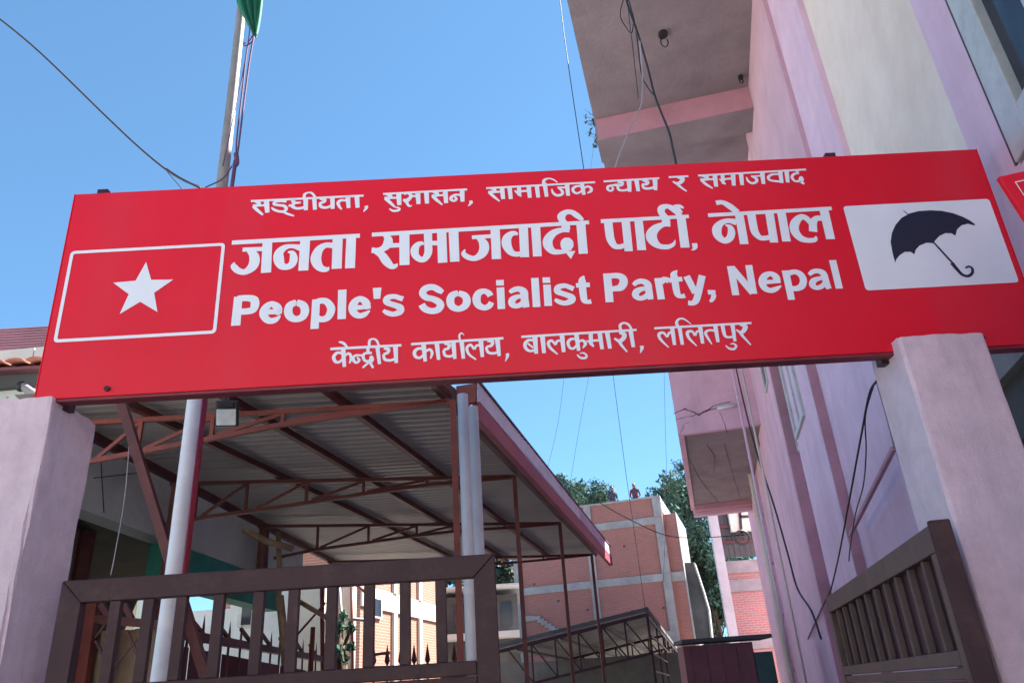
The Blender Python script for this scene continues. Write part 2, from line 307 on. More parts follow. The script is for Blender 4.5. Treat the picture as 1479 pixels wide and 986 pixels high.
L2 = [[765,715,22.5,1352,717,21.9],[817,675,21.8,911,673,22.2],[845,669,19.8,869,644,41.8,876,612,47.9,867,581,44.7,837,558,30.1,805,567,30.2,784,591,28.4,785,611,3.9],[928,712,44.6,932,548,45.8],[1101,714,45.3,1100,549,45.4],[1084,669,34.2,1043,680,20.6,1009,675,29.5,985,649,41.6,985,615,48.6,998,583,37.7,1022,573,30.9,1046,585,34.7,1053,616,36.4,1044,645,24.4,1024,651,5.9],[1250,715,46.4,1250,550,45.1],[1234,671,29.1,1198,676,28.2,1168,656,38.9,1154,615,48.3,1161,580,44.1,1181,555,32.4,1206,550,23.8,1214,562,3.8],[1312,714,44.8,1310,549,45.0],[1407,719,21.6,2415,725,20.6],[1465,715,14.5,1481,692,38.5,1480,665,43.2,1461,643,33.5,1434,635,24.9,1407,637,29.7],[1417,634,21.5,1451,612,35.7,1475,574,40.1,1498,547,28.2,1517,549,21.1,1524,561,2.8],[1491,656,24.9,1543,655,22.0],[1557,715,46.8,1557,550,45.4],[1666,718,38.4,1666,658,37.0,1665,609,35.8,1649,578,30.0,1628,576,29.1,1607,598,33.9,1604,627,37.9,1616,652,28.5,1637,660,19.0,1644,650,3.8],[1676,658,23.7,1715,656,23.7],[1729,717,43.1,1730,552,42.7],[1784,716,45.3,1785,554,42.6],[1868,677,19.8,1959,678,20.7],[1897,672,18.8,1917,648,39.8,1922,618,45.7,1910,587,40.8,1879,566,27.7,1848,573,26.9,1827,593,23.3,1834,616,3.7],[1977,720,42.6,1975,556,42.3],[2108,725,42.4,2104,558,40.3],[2080,679,12.6,2065,687,23.6,2045,681,31.6,2028,659,42.0,2026,626,43.9,2041,590,34.0,2064,576,26.5,2089,577,24.8],[2165,721,42.3,2162,559,40.2],[2305,726,39.9,2304,692,39.7],[2320,689,24.2,2286,691,25.9,2246,678,35.5,2218,645,43.7,2216,610,43.4,2236,581,31.2,2272,576,22.9,2300,579,20.5],[2305,649,20.7,2304,634,51.7,2302,613,59.7,2301,593,51.3,2304,578,30.7],[2313,577,49.1,2313,538,2.0],[2376,722,41.9,2372,560,41.5],[2387,738,16.8,2363,764,29.5,2338,785,26.3,2310,785,28.0,2290,766,38.1,2292,741,31.6,2312,719,25.2],[2470,727,20.9,2883,729,18.5],[2504,725,39.6,2503,670,39.2,2505,627,37.6,2519,593,30.5,2543,586,25.1,2568,593,24.3],[2586,724,39.4,2581,561,37.9],[2646,725,39.3,2641,563,40.2],[2774,729,39.1,2773,701,38.9],[2791,690,20.4,2757,692,25.4,2719,673,40.0,2696,642,50.8,2699,608,46.5,2725,579,28.9,2763,573,24.0,2790,585,16.8,2801,607,3.2],[2846,722,41.0,2841,564,41.8],[2844,735,24.7,2821,770,33.1,2790,790,24.1,2763,781,34.9,2759,755,32.3,2776,729,28.8],[2823,785,24.1,2849,787,18.3,2866,775,8.3],[2833,781,24.9,2846,762,18.6,2858,752,4.9],[2887,584,23.9,2886,565,23.9,2879,553,11.9,2867,549,3.2],[2974,730,20.0,3559,733,19.5],[3120,735,40.3,3115,566,40.0],[3099,685,35.3,3062,695,24.5,3027,684,30.6,3003,654,43.2,3002,617,39.6,3025,590,30.6,3052,600,33.4,3067,631,34.5,3065,660,25.8,3046,674,5.6],[3022,795,25.0,3053,796,24.0,3084,772,31.6,3115,738,28.5],[3176,726,40.1,3174,667,38.3,3176,625,36.1,3193,596,26.7,3217,592,25.3,3239,595,25.3],[3262,726,40.0,3253,566,38.4],[3318,726,39.9,3311,568,40.1],[3520,732,42.9,3516,568,41.6],[3499,682,28.6,3473,681,28.7,3454,658,35.9,3444,612,38.8],[3448,653,25.3,3428,687,28.8,3402,694,30.7,3369,661,42.6,3361,619,41.3,3380,582,34.6,3414,568,25.4,3444,571,22.7,3453,589,4.5]]
L4 = [[1235,157,12.0,1542,156,11.8],[1290,159,20.3,1298,70,15.3],[1292,132,10.7,1266,137,13.1,1251,119,15.4,1259,97,14.2,1276,94,11.8,1291,109,9.5],[1296,120,10.7,1315,131,11.9,1326,112,13.0,1320,85,7.1],[1271,188,7.2,1292,180,12.0,1311,155,9.5],[1378,118,9.4,1342,119,10.6,1336,100,13.0,1349,86,11.7,1361,97,11.8,1351,111,7.1],[1396,158,15.4,1399,130,13.0],[1415,128,11.8,1384,126,11.8,1378,109,12.9,1389,91,11.7,1411,93,10.5],[1411,115,11.8,1414,98,21.1,1408,86,16.4],[1403,86,10.5,1376,61,8.2],[1406,86,12.9,1421,58,9.3],[1438,156,17.8,1448,74,14.0],[1445,160,9.5,1434,185,9.5,1418,193,8.4,1404,185,11.9,1403,159,11.9],[1466,145,9.4,1486,140,15.3,1482,124,14.1,1465,119,9.4],[1465,118,11.7,1470,95,12.9,1492,88,11.7,1514,93,11.7],[1516,154,21.2,1520,74,15.1],[1584,158,11.8,1985,162,11.5],[1637,159,21.1,1644,74,15.0],[1639,132,10.5,1615,136,12.9,1598,121,15.2,1603,99,13.9,1623,93,11.6,1638,109,9.3],[1645,120,10.5,1664,129,11.6,1674,112,12.8,1667,86,6.9],[1695,155,19.9,1702,78,15.0],[1727,153,9.3,1748,146,15.1,1743,129,13.9,1724,124,9.3],[1724,122,11.6,1729,98,12.7,1749,91,11.5,1767,96,11.5],[1767,157,21.0,1771,78,14.9],[1803,158,19.8,1808,77,14.9],[1796,165,8.2,1794,187,8.2,1804,197,7.0,1815,187,2.3],[1886,159,20.9,1890,80,14.8],[1888,130,10.4,1869,136,10.4,1856,118,11.5],[1856,118,10.4,1841,140,11.6,1825,126,12.7,1832,97,11.5,1862,70,6.8],[1914,154,9.2,1937,149,15.0,1930,131,13.8,1908,126,9.2],[1908,125,11.5,1915,101,12.6,1938,94,11.4,1959,99,11.4],[1958,161,21.9,1962,80,14.8],[1997,90,14.8,1998,78,12.5,1987,53,3.4],[2063,164,11.1,2568,167,10.8],[2122,164,22.1,2122,81,15.9],[2121,144,11.0,2094,147,12.7,2077,130,15.2,2080,108,14.3,2097,96,11.8,2121,99,10.9],[2089,132,8.5,2111,110,8.4],[2155,162,21.2,2156,82,15.9],[2240,163,21.1,2241,82,15.8],[2236,134,10.9,2219,136,10.1,2208,118,10.9],[2209,117,10.1,2194,138,11.8,2179,130,14.3,2184,106,13.4,2214,73,6.6],[2303,162,21.0,2306,84,14.9],[2304,137,10.1,2280,141,11.7,2264,126,14.2,2268,102,12.5,2285,96,10.8,2304,115,9.2],[2309,126,10.0,2328,131,11.7,2338,115,14.2,2325,95,5.8],[2297,67,5.8,2312,51,9.9,2333,50,10.7,2337,63,9.9,2325,73,7.4,2309,72,4.1],[2366,162,18.5,2363,120,17.5],[2360,119,18.7,2373,99,7.5],[2365,117,14.1,2344,130,5.0],[2368,127,10.8,2403,128,10.8],[2405,162,20.9,2408,85,15.7],[2438,163,20.9,2442,86,15.7],[2490,157,9.2,2510,151,20.8,2506,131,19.1,2486,119,16.5,2466,133,8.3],[2486,119,15.7,2494,98,12.4,2514,66,6.5],[2541,172,20.0,2544,87,15.6],[2547,168,10.0,2536,194,10.9,2516,204,9.2,2499,194,12.6,2498,170,12.5],[2580,91,16.4,2580,79,13.9,2570,58,3.3],[2646,170,10.6,3075,170,10.4],[2724,171,19.7,2723,86,14.5],[2721,145,9.8,2708,144,9.8,2696,125,10.5],[2696,125,9.8,2683,146,11.2,2663,141,14.0,2666,116,12.5,2696,76,5.5],[2756,173,18.2,2757,85,14.5],[2750,170,14.7,2747,191,13.4,2760,207,9.2,2782,206,7.8,2810,180,3.5],[2847,170,19.5,2846,86,14.4],[2843,143,9.7,2830,144,9.7,2819,125,10.4],[2818,125,9.7,2808,146,11.1,2788,142,13.9,2790,116,12.5,2818,76,5.5],[2910,143,9.7,2883,146,10.4,2866,135,12.5,2872,111,11.7,2885,80,4.8],[2914,170,19.5,2913,88,14.4],[2946,170,17.4,2946,133,15.9,2950,114,13.1,2964,108,10.3,2985,110,10.3],[2990,169,19.4,2987,87,13.0],[2943,71,4.8,2957,55,9.5,2977,52,10.2,2988,66,10.2,2978,77,6.8,2964,75,3.4],[3021,164,7.6,3044,156,21.4,3033,134,17.9,3018,128,14.4,3002,142,6.2],[3018,127,14.4,3028,106,11.6,3053,67,6.1]]
UMB = [[3907,678,5.8,3890,700,3.5],[3983,524,7.9,4041,409,9.9],[4036,412,18.8,4051,377,16.4,4066,350,14.2,4090,341,13.0,4113,355,13.1,4120,378,12.0,4108,389,9.9,4090,382,7.7]]
DOME = [[3780.3,428.2,3781.9,483.5,3787.4,536.6,3805.3,582.9,3832.9,624.9,3871.1,661.1,3916.5,683.4,3961.2,693.2,4015.6,694.1,4068.0,688.2,4117.6,672.6,4158.8,649.3,4184.9,628.4,4204.2,605.3,4196.7,600.2,4171.4,611.3,4139.6,605.0,4112.2,584.8,4093.8,550.6,4080.3,564.9,4051.5,568.0,4020.5,555.0,3995.5,533.5,3981.7,518.2,3950.0,522.8,3913.2,509.0,3891.2,488.9,3879.1,465.8,3865.3,479.9,3838.8,481.5,3811.2,465.9,3790.8,446.0]]
ENGL = [[817,435,37.4,817,293,41.0],[814,425,30.2,861,425,31.2,888,415,37.2,894,392,38.8,888,368,35.1,866,360,30.9,823,360,30.9],[937,352,27.2,981,350,24.4,1016,348,19.1],[1013,348,3.5,1001,349,36.5,992,374,35.0,967,389,28.1,945,375,35.0,935,348,38.4,946,320,33.0,968,306,29.4,992,312,24.9,1010,330,6.9],[1077,391,28.6,1106,376,34.8,1117,348,37.4,1109,319,34.4,1082,308,30.3,1055,320,34.5,1043,349,37.5,1050,378,34.9,1077,391,28.6],[1164,400,34.8,1163,256,36.7],[1164,385,30.8,1186,392,29.1,1211,386,30.8,1231,357,35.7,1230,330,35.5,1217,307,32.0,1193,300,28.6,1168,310,28.7],[1279,441,37.7,1280,296,36.7],[1324,350,26.7,1371,349,20.5,1407,349,17.7],[1405,342,3.4,1391,352,34.2,1383,375,34.3,1359,392,26.9,1336,377,34.4,1326,350,37.0,1335,322,32.4,1358,308,27.2,1381,314,24.4,1403,331,6.8],[1434,442,38.8,1434,387,29.2],[1550,379,25.5,1534,385,24.6,1511,394,23.3,1482,390,27.4,1476,373,31.4,1490,360,27.2,1517,349,27.1,1537,336,32.1,1536,317,30.3,1508,307,24.3,1481,315,23.6,1462,328,15.3],[1727,401,20.3,1710,414,30.6,1684,430,30.1,1652,426,32.5,1637,403,32.4,1652,381,30.5,1680,372,28.7,1704,358,32.0,1716,339,32.9,1703,317,31.8,1674,312,29.4,1645,326,31.9,1632,347,31.0],[1796,394,27.7,1824,379,32.9,1833,352,35.1,1822,327,32.6,1794,315,28.3,1767,329,32.7,1759,357,35.3,1769,384,33.1,1796,394,27.7],[1939,370,28.4,1931,385,28.5,1912,396,26.2,1887,388,31.9,1876,359,36.8,1883,329,32.6,1909,314,27.1,1931,322,27.1,1942,339,24.9],[1985,448,34.5,1984,420,34.3],[1985,410,34.2,1984,303,33.6],[2025,383,16.7,2042,394,25.0,2067,398,27.3,2088,383,34.9,2089,351,34.7,2091,330,33.6,2094,305,29.5],[2087,360,19.9,2059,360,22.5,2036,347,31.4,2032,327,31.3,2046,315,24.7,2069,319,24.6,2085,335,23.1],[2142,449,34.2,2140,304,34.3],[2194,449,33.5,2193,421,34.0],[2194,412,33.9,2192,306,34.2],[2312,383,24.7,2294,393,23.7,2273,402,23.1,2244,396,28.1,2238,377,30.3,2254,366,26.3,2278,355,26.2,2299,342,31.0,2296,325,29.9,2267,315,23.4,2242,323,22.8,2223,336,14.7],[2364,446,6.6,2354,425,31.4,2352,391,32.9,2352,353,32.0,2354,325,29.2,2367,315,20.1,2384,317,23.3],[2324,400,22.4,2386,400,23.7],[2469,452,36.5,2465,308,35.5],[2469,438,26.9,2511,439,27.6,2535,428,34.6,2539,404,37.2,2523,379,34.4,2496,374,26.6,2466,373,26.6],[2581,386,17.5,2598,400,24.2,2621,404,26.6,2644,389,33.1,2646,359,32.9,2647,338,31.6,2649,311,24.9],[2643,366,19.4,2616,365,22.5,2592,354,30.2,2584,335,30.9,2599,320,23.9,2622,323,23.8,2641,338,23.1],[2695,415,33.1,2696,308,32.5],[2706,394,31.1,2721,406,27.2,2742,400,29.1],[2787,449,4.7,2770,429,31.2,2770,398,31.8,2769,360,31.5,2772,328,28.7,2786,318,21.0,2804,320,22.9],[2742,400,23.3,2804,404,23.2],[2825,417,31.8,2852,330,30.5],[2896,416,31.7,2863,325,31.2,2848,292,29.5,2831,281,23.4,2812,284,23.5],[2926,341,35.0,2924,319,33.3],[2934,319,22.7,2924,296,18.9,2910,284,11.3],[3032,456,32.9,3030,309,32.0],[3034,450,32.9,3109,315,33.0],[3115,456,31.6,3110,311,33.0],[3160,365,23.5,3199,366,19.6,3242,366,17.3],[3241,358,3.8,3230,374,32.1,3223,394,31.1,3203,406,25.1,3176,396,31.2,3159,367,33.3,3165,337,30.1,3188,323,25.5,3212,328,23.2,3241,343,6.8],[3275,419,33.5,3273,271,31.4],[3283,403,26.5,3315,409,25.0,3339,395,30.2,3346,365,32.3,3332,336,30.6,3307,325,26.1,3283,328,24.7],[3378,391,16.9,3397,405,22.6,3421,408,24.1,3443,395,30.8,3446,365,31.4,3447,342,30.5,3452,316,24.4],[3441,372,18.7,3414,369,21.0,3390,358,28.4,3382,337,29.8,3398,324,22.3,3422,330,22.3,3441,346,20.5],[3500,459,32.3,3498,314,32.5]]
DOME = [[3780.3,428.2,3781.9,483.5,3787.4,536.6,3805.3,582.9,3832.9,624.9,3871.1,661.1,3916.5,683.4,3961.2,693.2,4015.6,694.1,4068.0,688.2,4117.6,672.6,4158.8,649.3,4184.9,628.4,4204.2,605.3,4196.7,600.2,4171.4,611.3,4139.6,605.0,4112.2,584.8,4093.8,550.6,4080.3,564.9,4051.5,568.0,4020.5,555.0,3995.5,533.5,3981.7,518.2,3950.0,522.8,3913.2,509.0,3891.2,488.9,3879.1,465.8,3865.3,479.9,3838.8,481.5,3811.2,465.9,3790.8,446.0]]
# ------------------------------------------------------------------ ground
MB().box(-300, 300, -80, 600, -.3, 0).build('ground', M['ground'], kind='structure')

# ------------------------------------------------------------------ unseen pale house, added behind the camera to bounce sunlight onto the sign
op = thing('bounce_house', (0, -16, 0), 'unseen pale house added across the street to bounce sunlight at the gate', 'building')
MB().box(-16, 14, -22, -14, 0, 9).build('wall', M['creamwall'], op)
for k in range(7):
    for zf in (1.2, 4.4):
        x = -14 + k * 4
        w_ = MB().box(x, x + 1.5, -14.0, -13.95, zf, zf + 1.5).build('window', M['alu'], op)
        MB().box(x + .1, x + 1.4, -13.95, -13.93, zf + .1, zf + 1.4).build('pane', M['glass'], w_)
MB().box(-16.2, 14.2, -14.0, -13.3, 3.4, 3.6).build('ledge', M['concrete'], op)

# ------------------------------------------------------------------ pink building on the right
WL = 1.7
pb = thing('pink_building', dw(10, 4, 0), 'tall lavender and pink plastered building with overhanging slab on the right', 'building')
zt = 9.0
MB().lbox(.6, 26, 1.92, 7, 0, zt).build('wall', M['lav'], pb)
for s0, s1, l, mm, z0 in [(.6, 2.02, 1.7, 'lav', 0), (3.33, 3.72, 1.7, 'lav', 0), (2.02, 3.33, 1.7, 'lav', 0), (5.72, 6.7, 1.7, 'lav', 0), (3.72, 5.72, 1.755, 'cream', 4.0), (3.72, 5.72, 1.76, 'lav', 0),
                      (6.7, 9.75, 1.655, 'mauve', 5.7), (6.7, 9.75, 1.82, 'lav', 0), (9.75, 11.9, 1.70, 'lav', 0), (11.9, 12.9, 1.86, 'lav', 0), (12.9, 17.0, 1.66, 'pink', 0), (17, 26, 1.72, 'pink', 0)]:
    za, zb = z0, zt
    if (s0, s1) == (2.02, 3.33): zb = 3.66
    if (s0, s1) == (3.72, 5.72) and z0 == 0: zb = 4.0
    if (s0, s1) == (6.7, 9.75) and z0 == 0: zb = 5.7
    MB().lbox(s0, s1, l, 1.95, za, zb).build('pilaster' if l < 1.75 else 'wall_panel', M[mm], pb)
MB().lbox(2.02, 3.33, 1.7, 1.95, 5.9, zt).build('wall_panel', M['lav'], pb)
# near-side returns of the pilasters: thin slabs, shade put in as deep pink
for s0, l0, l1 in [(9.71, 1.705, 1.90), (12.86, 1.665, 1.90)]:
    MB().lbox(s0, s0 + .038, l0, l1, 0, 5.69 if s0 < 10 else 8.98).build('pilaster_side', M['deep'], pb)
# overhanging slab
lo = float(atZ(820, 5, zt) @ DN)
sa = float(atZ(1083, 150, zt) @ DD) - 0
q150 = atZ(960, 152, zt); sbeam = float(q150 @ DD)
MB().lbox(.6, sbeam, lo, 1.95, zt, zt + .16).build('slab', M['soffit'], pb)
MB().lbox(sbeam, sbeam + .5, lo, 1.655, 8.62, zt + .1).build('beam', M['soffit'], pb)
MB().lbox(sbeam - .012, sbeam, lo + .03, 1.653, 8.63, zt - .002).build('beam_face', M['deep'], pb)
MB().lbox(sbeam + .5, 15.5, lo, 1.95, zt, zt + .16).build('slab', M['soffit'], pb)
MB().lbox(.6, 15.5, lo + .02, 7, zt + .16, 10.0).build('upper_storey', M['lav'], pb)
# enclosed balcony further along
sB = 16.0
def at_s(px, py, s): return hit(px, py, DD * s, DD)
a = at_s(979.6, 628, sB); b = at_s(1071, 634, sB)
zb = float(a[2]); l2 = float(a @ DN)
sC = float(atZ(1001, 737, zb) @ DD)
MB().lbox(sB, sB + .12, l2, 1.72, zb, zb + 2.3).build('balcony_wall', M['pink'], pb)
MB().lbox(sB + .12, sC, l2, l2 + .12, zb, zb + 2.3).build('balcony_wall', M['pink'], pb)
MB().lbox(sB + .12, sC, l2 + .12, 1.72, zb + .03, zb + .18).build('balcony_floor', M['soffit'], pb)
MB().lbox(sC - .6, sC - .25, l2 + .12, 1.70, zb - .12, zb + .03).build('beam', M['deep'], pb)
MB().lbox(sC - .25, sC, l2 + .05, 1.70, zb - .22, zb + .03).build('beam', M['pink'], pb)
MB().lbox(sB + .2, sC - .1, l2 + .2, 1.72, zb + 2.3, zb + 5).build('balcony_room', M['pink'], pb)
# cracks in the balcony front and soffit
def crack(P, r=.006):
    pts = []
    for i in range(len(P) - 1):
        for t in (0, .33, .66):
            x = P[i][0] + (P[i + 1][0] - P[i][0]) * t + random.uniform(-1.2, 1.2); y = P[i][1] + (P[i + 1][1] - P[i][1]) * t + random.uniform(-1.2, 1.2)
            pts.append(at_s(x, y, sB - .002))
    MB().tube(pts, [r * random.uniform(.5, 1.8) for _ in pts], 4).build('crack', M['crack'], pb)
crack([(973, 598), (990, 590), (1010, 599), (1030, 586), (1066, 578)], .011)
crack([(975, 606), (1000, 600), (1025, 592), (1066, 584)], .006)
crack([(980, 630), (988, 612), (1000, 606)], .004)
crack([(1040, 596), (1046, 612), (1052, 630)], .004)
MB().tube([at_s(1036, 590, sB - .05), at_s(1068, 584, sB - .05)], .035, 10).build('drain_spout', M['pipe'], pb, smooth=True)
for P in ([(985, 640), (1010, 690), (1040, 728)], [(1046, 640), (1060, 690), (1072, 728)], [(1020, 642), (1032, 660), (1030, 682)]):
    MB().tube([atZ(x, y, zb + .026) for x, y in smoothpts(P, 4)], .004, 4).build('crack', M['crack'], pb)
# windows of the pink building
def wall_window(s0, s1, z0, z1, l, depth, name='window', mull=1, fr=.07, sill=False):
    f = MB()
    f.lbox(s0, s0 + fr, l, l + depth, z0, z1); f.lbox(s1 - fr, s1, l, l + depth, z0, z1)
    f.lbox(s0 + fr, s1 - fr, l, l + depth, z0, z0 + fr); f.lbox(s0 + fr, s1 - fr, l, l + depth, z1 - fr, z1)
    w = f.build(name, M['alu'], pb, bevel=.006)
    for k in range(mull):
        sm = s0 + (s1 - s0) * (k + 1) / (mull + 1)
        MB().lbox(sm - .035, sm + .035, l + .01, l + depth - .005, z0 + fr, z1 - fr).build('mullion', M['alu'], w, bevel=.004)
    for k in range(mull + 1):
        a_ = s0 + fr + (s1 - s0 - 2 * fr) * k / (mull + 1); b_ = s0 + fr + (s1 - s0 - 2 * fr) * (k + 1) / (mull + 1)
        MB().lbox(a_, b_, l + depth * .6, l + depth * .6 + .008, z0 + fr, z1 - fr).build('pane', M['glass'], w)
    return w
wall_window(2.06, 3.33, 3.68, 5.88, 1.685, .08, mull=0, fr=.19)
MB().lbox(2.62, 2.80, 1.68, 1.76, 3.875, 5.685).build('mullion', M['alu'], pb, bevel=.006)
MB().lbox(3.335, 3.352, 1.69, 1.699, 3.68, 5.88).build('window_joint', M['crack'], pb)
wall_window(10.6, 11.75, sz(1151, 640, 1.7)[1] + .0, 7.4, 1.66, .08, mull=1)
wall_window(12.0, 12.8, sz(1137, 700, 1.8)[1], 7.2, 1.80, .06, mull=0)
wall_window(13.3, 13.9, sz(1102, 600, 1.65)[1], 7.8, 1.63, .05, mull=0, fr=.05)
# grey lintel by the right pillar; dark slab below stands in for recess shade
s_, z_ = sz(1440, 512, 1.6); s2_, z2_ = sz(1470, 545, 1.6)
MB().lbox(3.6, 5.4, 1.60, 1.699, 2.90, 3.16).build('lintel', M['concrete'], pb)
MB().lbox(3.6, 5.4, 1.66, 1.699, 2.62, 2.90).build('recess_shade', M['darkhouse'], pb)
# sloping trim on the wall
p = atL(1291, 647, 1.64); q = atL(1167, 922, 1.62)
MB().bar(q, q + (p - q) * .45, .02, .02).build('iron_rod', M['maroon'], pb)
q = atL(1228, 772, 1.64)
MB().bar(p, q, .035, .035).build('sloping_trim', M['deep'], pb)
# pipes down the far part of the building
pipes = [([(1076, 640), (1108, 815), (1135, 990)], 1.52, .085, 'creamwall', 'cream plastic drainpipe running down beside the far balcony', 20.3),
         ([(1056, 526), (1086, 668), (1116, 800), (1150, 990)], 1.60, .024, 'lav', 'thin lilac painted pipe just left of the long black cable', 14.6),
         ([(1070, 526), (1086, 668)], 1.60, .018, 'creamwall', 'thin pale pipe running down immediately right of the lilac pipe', 13.9)]
for P, l, r, mm, lab, s_at in pipes:
    (x0, y0), (x1, y1) = P[0], P[-1]
    sA, zA = sz(x0, y0, l)
    sA = s_at
    t = at_s(x0, y0, sA)
    lat = float(t @ DN)
    o = thing('drainpipe', dw(sA, lat, 0), lab, 'pipe')
    MB().tube([dw(sA, lat, 0), dw(sA, lat, float(t[2]) + 1.5)], r, 12).build('pipe', M[mm], o, smooth=True)
    for zz in np.arange(.6, float(t[2]) + 1, 1.2):
        MB().tube([dw(sA, lat, zz), dw(sA, lat, zz + .05)], r * 1.25, 12).build('clamp', M[mm], o)
# weeds rooted on slab edges
def weed(px, py, plane_fn, lab, size):
    b0 = plane_fn(px, py); m = MB()
    for k in range(16):
        an = random.uniform(math.pi * .6, math.pi * 1.35); h_ = random.uniform(.4, 1) * size
        e = b0 + (-DN * abs(math.cos(an)) + UP * random.uniform(-.5, .9) + DD * random.uniform(-.3, .3)) * h_
        m.tube([b0, (b0 + e) / 2 + UP * .1 * h_, e], [.006, .004, .002], 4)
        for j in range(4):
            c = b0 + (e - b0) * random.uniform(.4, 1); d1 = np.array([random.uniform(-1, 1) for _ in range(3)]) * .035; d2 = np.array([random.uniform(-1, 1) for _ in range(3)]) * .035
            m.add([c, c + d1, c + d1 + d2, c + d2], [(0, 1, 2, 3)])
    return tag(m.build('weed', M['leafdark']), lab, 'weed')
weed(868, 178, lambda x, y: at_s(x, y, sbeam + .2), 'straggly weed growing from the edge of the upper slab', .3)
weed(873, 203, lambda x, y: at_s(x, y, sbeam + 1.0), 'smaller weed tuft lower down the upper slab edge', .25)
weed(990, 678, lambda x, y: at_s(x, y, sB + 3), 'weed sprouting from the underside edge of the cracked balcony', .4)

# ------------------------------------------------------------------ sign board over the gate
SO = np.array([-1.9437, 3.0, 2.8616]); SU = np.array([.99999793, 0, -.00203473]); SV = np.array([.00203365, -.03260807, .99946615])
SN = np.cross(SU, SV)                      # towards the viewer side is -Y
if SN[1] > 0: SN = -SN
def sp(u, v, w=0): return SO + SU * (u / 1000) + SV * (v / 1000) + SN * (w / 1000)
SW, SH = 4337, 1028
sign = thing('sign_board', sp(SW / 2, 0, -30), 'long red party office signboard with white lettering spanning the gate pillars', 'sign')
m = MB(); m.obox(sp(0, 0, -60), SU * SW / 1000, SV * SH / 1000, SN * .06); m.build('board', M['signred'], sign, bevel=.003)
m = MB(); m.obox(sp(-4, -14, -66), SU * (SW + 8) / 1000, SV * .013, SN * .062); m.build('bottom_trim', M['signtrim'], sign, bevel=.002)
for u0 in (0, SW):
    m = MB(); m.obox(sp(u0 - 4 if u0 == 0 else u0 + .5, 0, -64), SU * .0035, SV * SH / 1000, SN * .0655); m.build('edge_trim', M['signred'], sign)
m = MB()
LV = [0]
def ribbon(mb, st, closed=False):
    P = [st[i:i + 3] for i in range(0, len(st), 3)]
    Q = smoothpts(P, 6) if len(P) > 2 else [np.array(p, float) for p in P]
    if closed: pass
    LV[0] = (LV[0] + 1) % 9
    w = 2.2 + LV[0] * .16
    L_, R_ = [], []
    for i in range(len(Q)):
        t = (Q[min(i + 1, len(Q) - 1)] - Q[max(i - 1, 0)])[:2]
        t = t / (np.linalg.norm(t) + 1e-9); nn = np.array([-t[1], t[0]])
        hw = max(Q[i][2], .5) / 2
        L_.append(Q[i][:2] + nn * hw); R_.append(Q[i][:2] - nn * hw)
    vs = [sp(*p, w) for p in L_] + [sp(*p, w) for p in R_]
    k = len(Q)
    mb.add(vs, [(i, i + 1, k + i + 1, k + i) for i in range(k - 1)])
def lettering(strokes, lab):
    mb = MB()
    for st in strokes: ribbon(mb, st)
    return mb.build('lettering', M['signwhite'], sign, label=lab)
lettering(L1, 'small white Devanagari slogan line along the top')
lettering(L2, 'large bold white Devanagari party name')
lettering(L4, 'small white Devanagari address line')
lettering(ENGL, 'bold white English party name')
# flag emblem: outline and star
fr = MB()
F4 = [(40.7, 705.8), (726.7, 710), (726, 269), (43, 267)]
outr = lambda d: [(40 - d, 266 - d), (727 + d, 268 - d), (727 + d, 709 + d), (40 - d, 707 + d)]
def rounded(P, r, n=5):
    out = []
    for i in range(4):
        p = np.array(P[i], float); a_ = np.array(P[i - 1], float) - p; b_ = np.array(P[(i + 1) % 4], float) - p
        a_ /= np.linalg.norm(a_); b_ /= np.linalg.norm(b_)
        for k in range(n + 1):
            t = k / n
            out.append(tuple(p + a_ * r * (1 - t) ** 2 + b_ * r * t ** 2))
    return out
o_ = rounded(outr(7.5), 22); i_ = rounded(outr(-7.5), 10); k = len(o_)
fr.add([sp(*p, 2.4) for p in o_] + [sp(*p, 2.4) for p in i_], [(j, (j + 1) % k, k + (j + 1) % k, k + j) for j in range(k)])
fr.build('flag_outline', M['signwhite'], sign)
star = []
cxs, cys, RR = 384.0, 495.0, 142.0
for k in range(10):
    r_ = RR if k % 2 == 0 else RR * .42
    an = math.pi / 2 + k * math.pi / 5
    star.append((cxs + r_ * math.cos(an) * .99, cys + r_ * math.sin(an) * 1.0))
mb = MB(); mb.add([sp(cxs, cys, 2.4)] + [sp(*p, 2.4) for p in star], [(0, 1 + j, 1 + (j + 1) % 10) for j in range(10)])
mb.build('star', M['signwhite'], sign)
# umbrella panel
pp = rounded([(3614, 297), (4311, 297), (4311, 741), (3614, 741)], 18)
mb = MB(); kk = len(pp); mb.add([sp(*p, 2.4) for p in pp], [tuple(range(kk))])
up_ = mb.build('umbrella_panel', M['signwhite'], sign)
bm = bmesh.new(); vs = [bm.verts.new(sp(DOME[0][i], DOME[0][i + 1], 3.4)) for i in range(0, len(DOME[0]), 2)]
f = bm.faces.new(vs); bmesh.ops.triangulate(bm, faces=[f]); bm.verts.index_update()
mb = MB(); mb.add([v.co[:] for v in bm.verts], [tuple(v.index for v in g.verts) for g in bm.faces]); bm.free()
mb.v = [tuple(v) for v in mb.v]
LV[0] = 7
for st in UMB:
    P = st
    Q = smoothpts([P[i:i + 3] for i in range(0, len(P), 3)], 5) if len(P) > 6 else [np.array(P[i:i + 3], float) for i in range(0, len(P), 3)]
    LV[0] += 1; w = 3.4 + (LV[0] - 6) * .2
    A_, B_ = [], []
    for i in range(len(Q)):
        t = (Q[min(i + 1, len(Q) - 1)] - Q[max(i - 1, 0)])[:2]; t = t / np.linalg.norm(t); nn = np.array([-t[1], t[0]]); hw = Q[i][2] / 2
        A_.append(sp(*(Q[i][:2] + nn * hw), w)); B_.append(sp(*(Q[i][:2] - nn * hw), w))
    k = len(Q); mb.add(A_ + B_, [(i, i + 1, k + i + 1, k + i) for i in range(k - 1)])
mb.build('umbrella_emblem', M['signnavy'], up_)
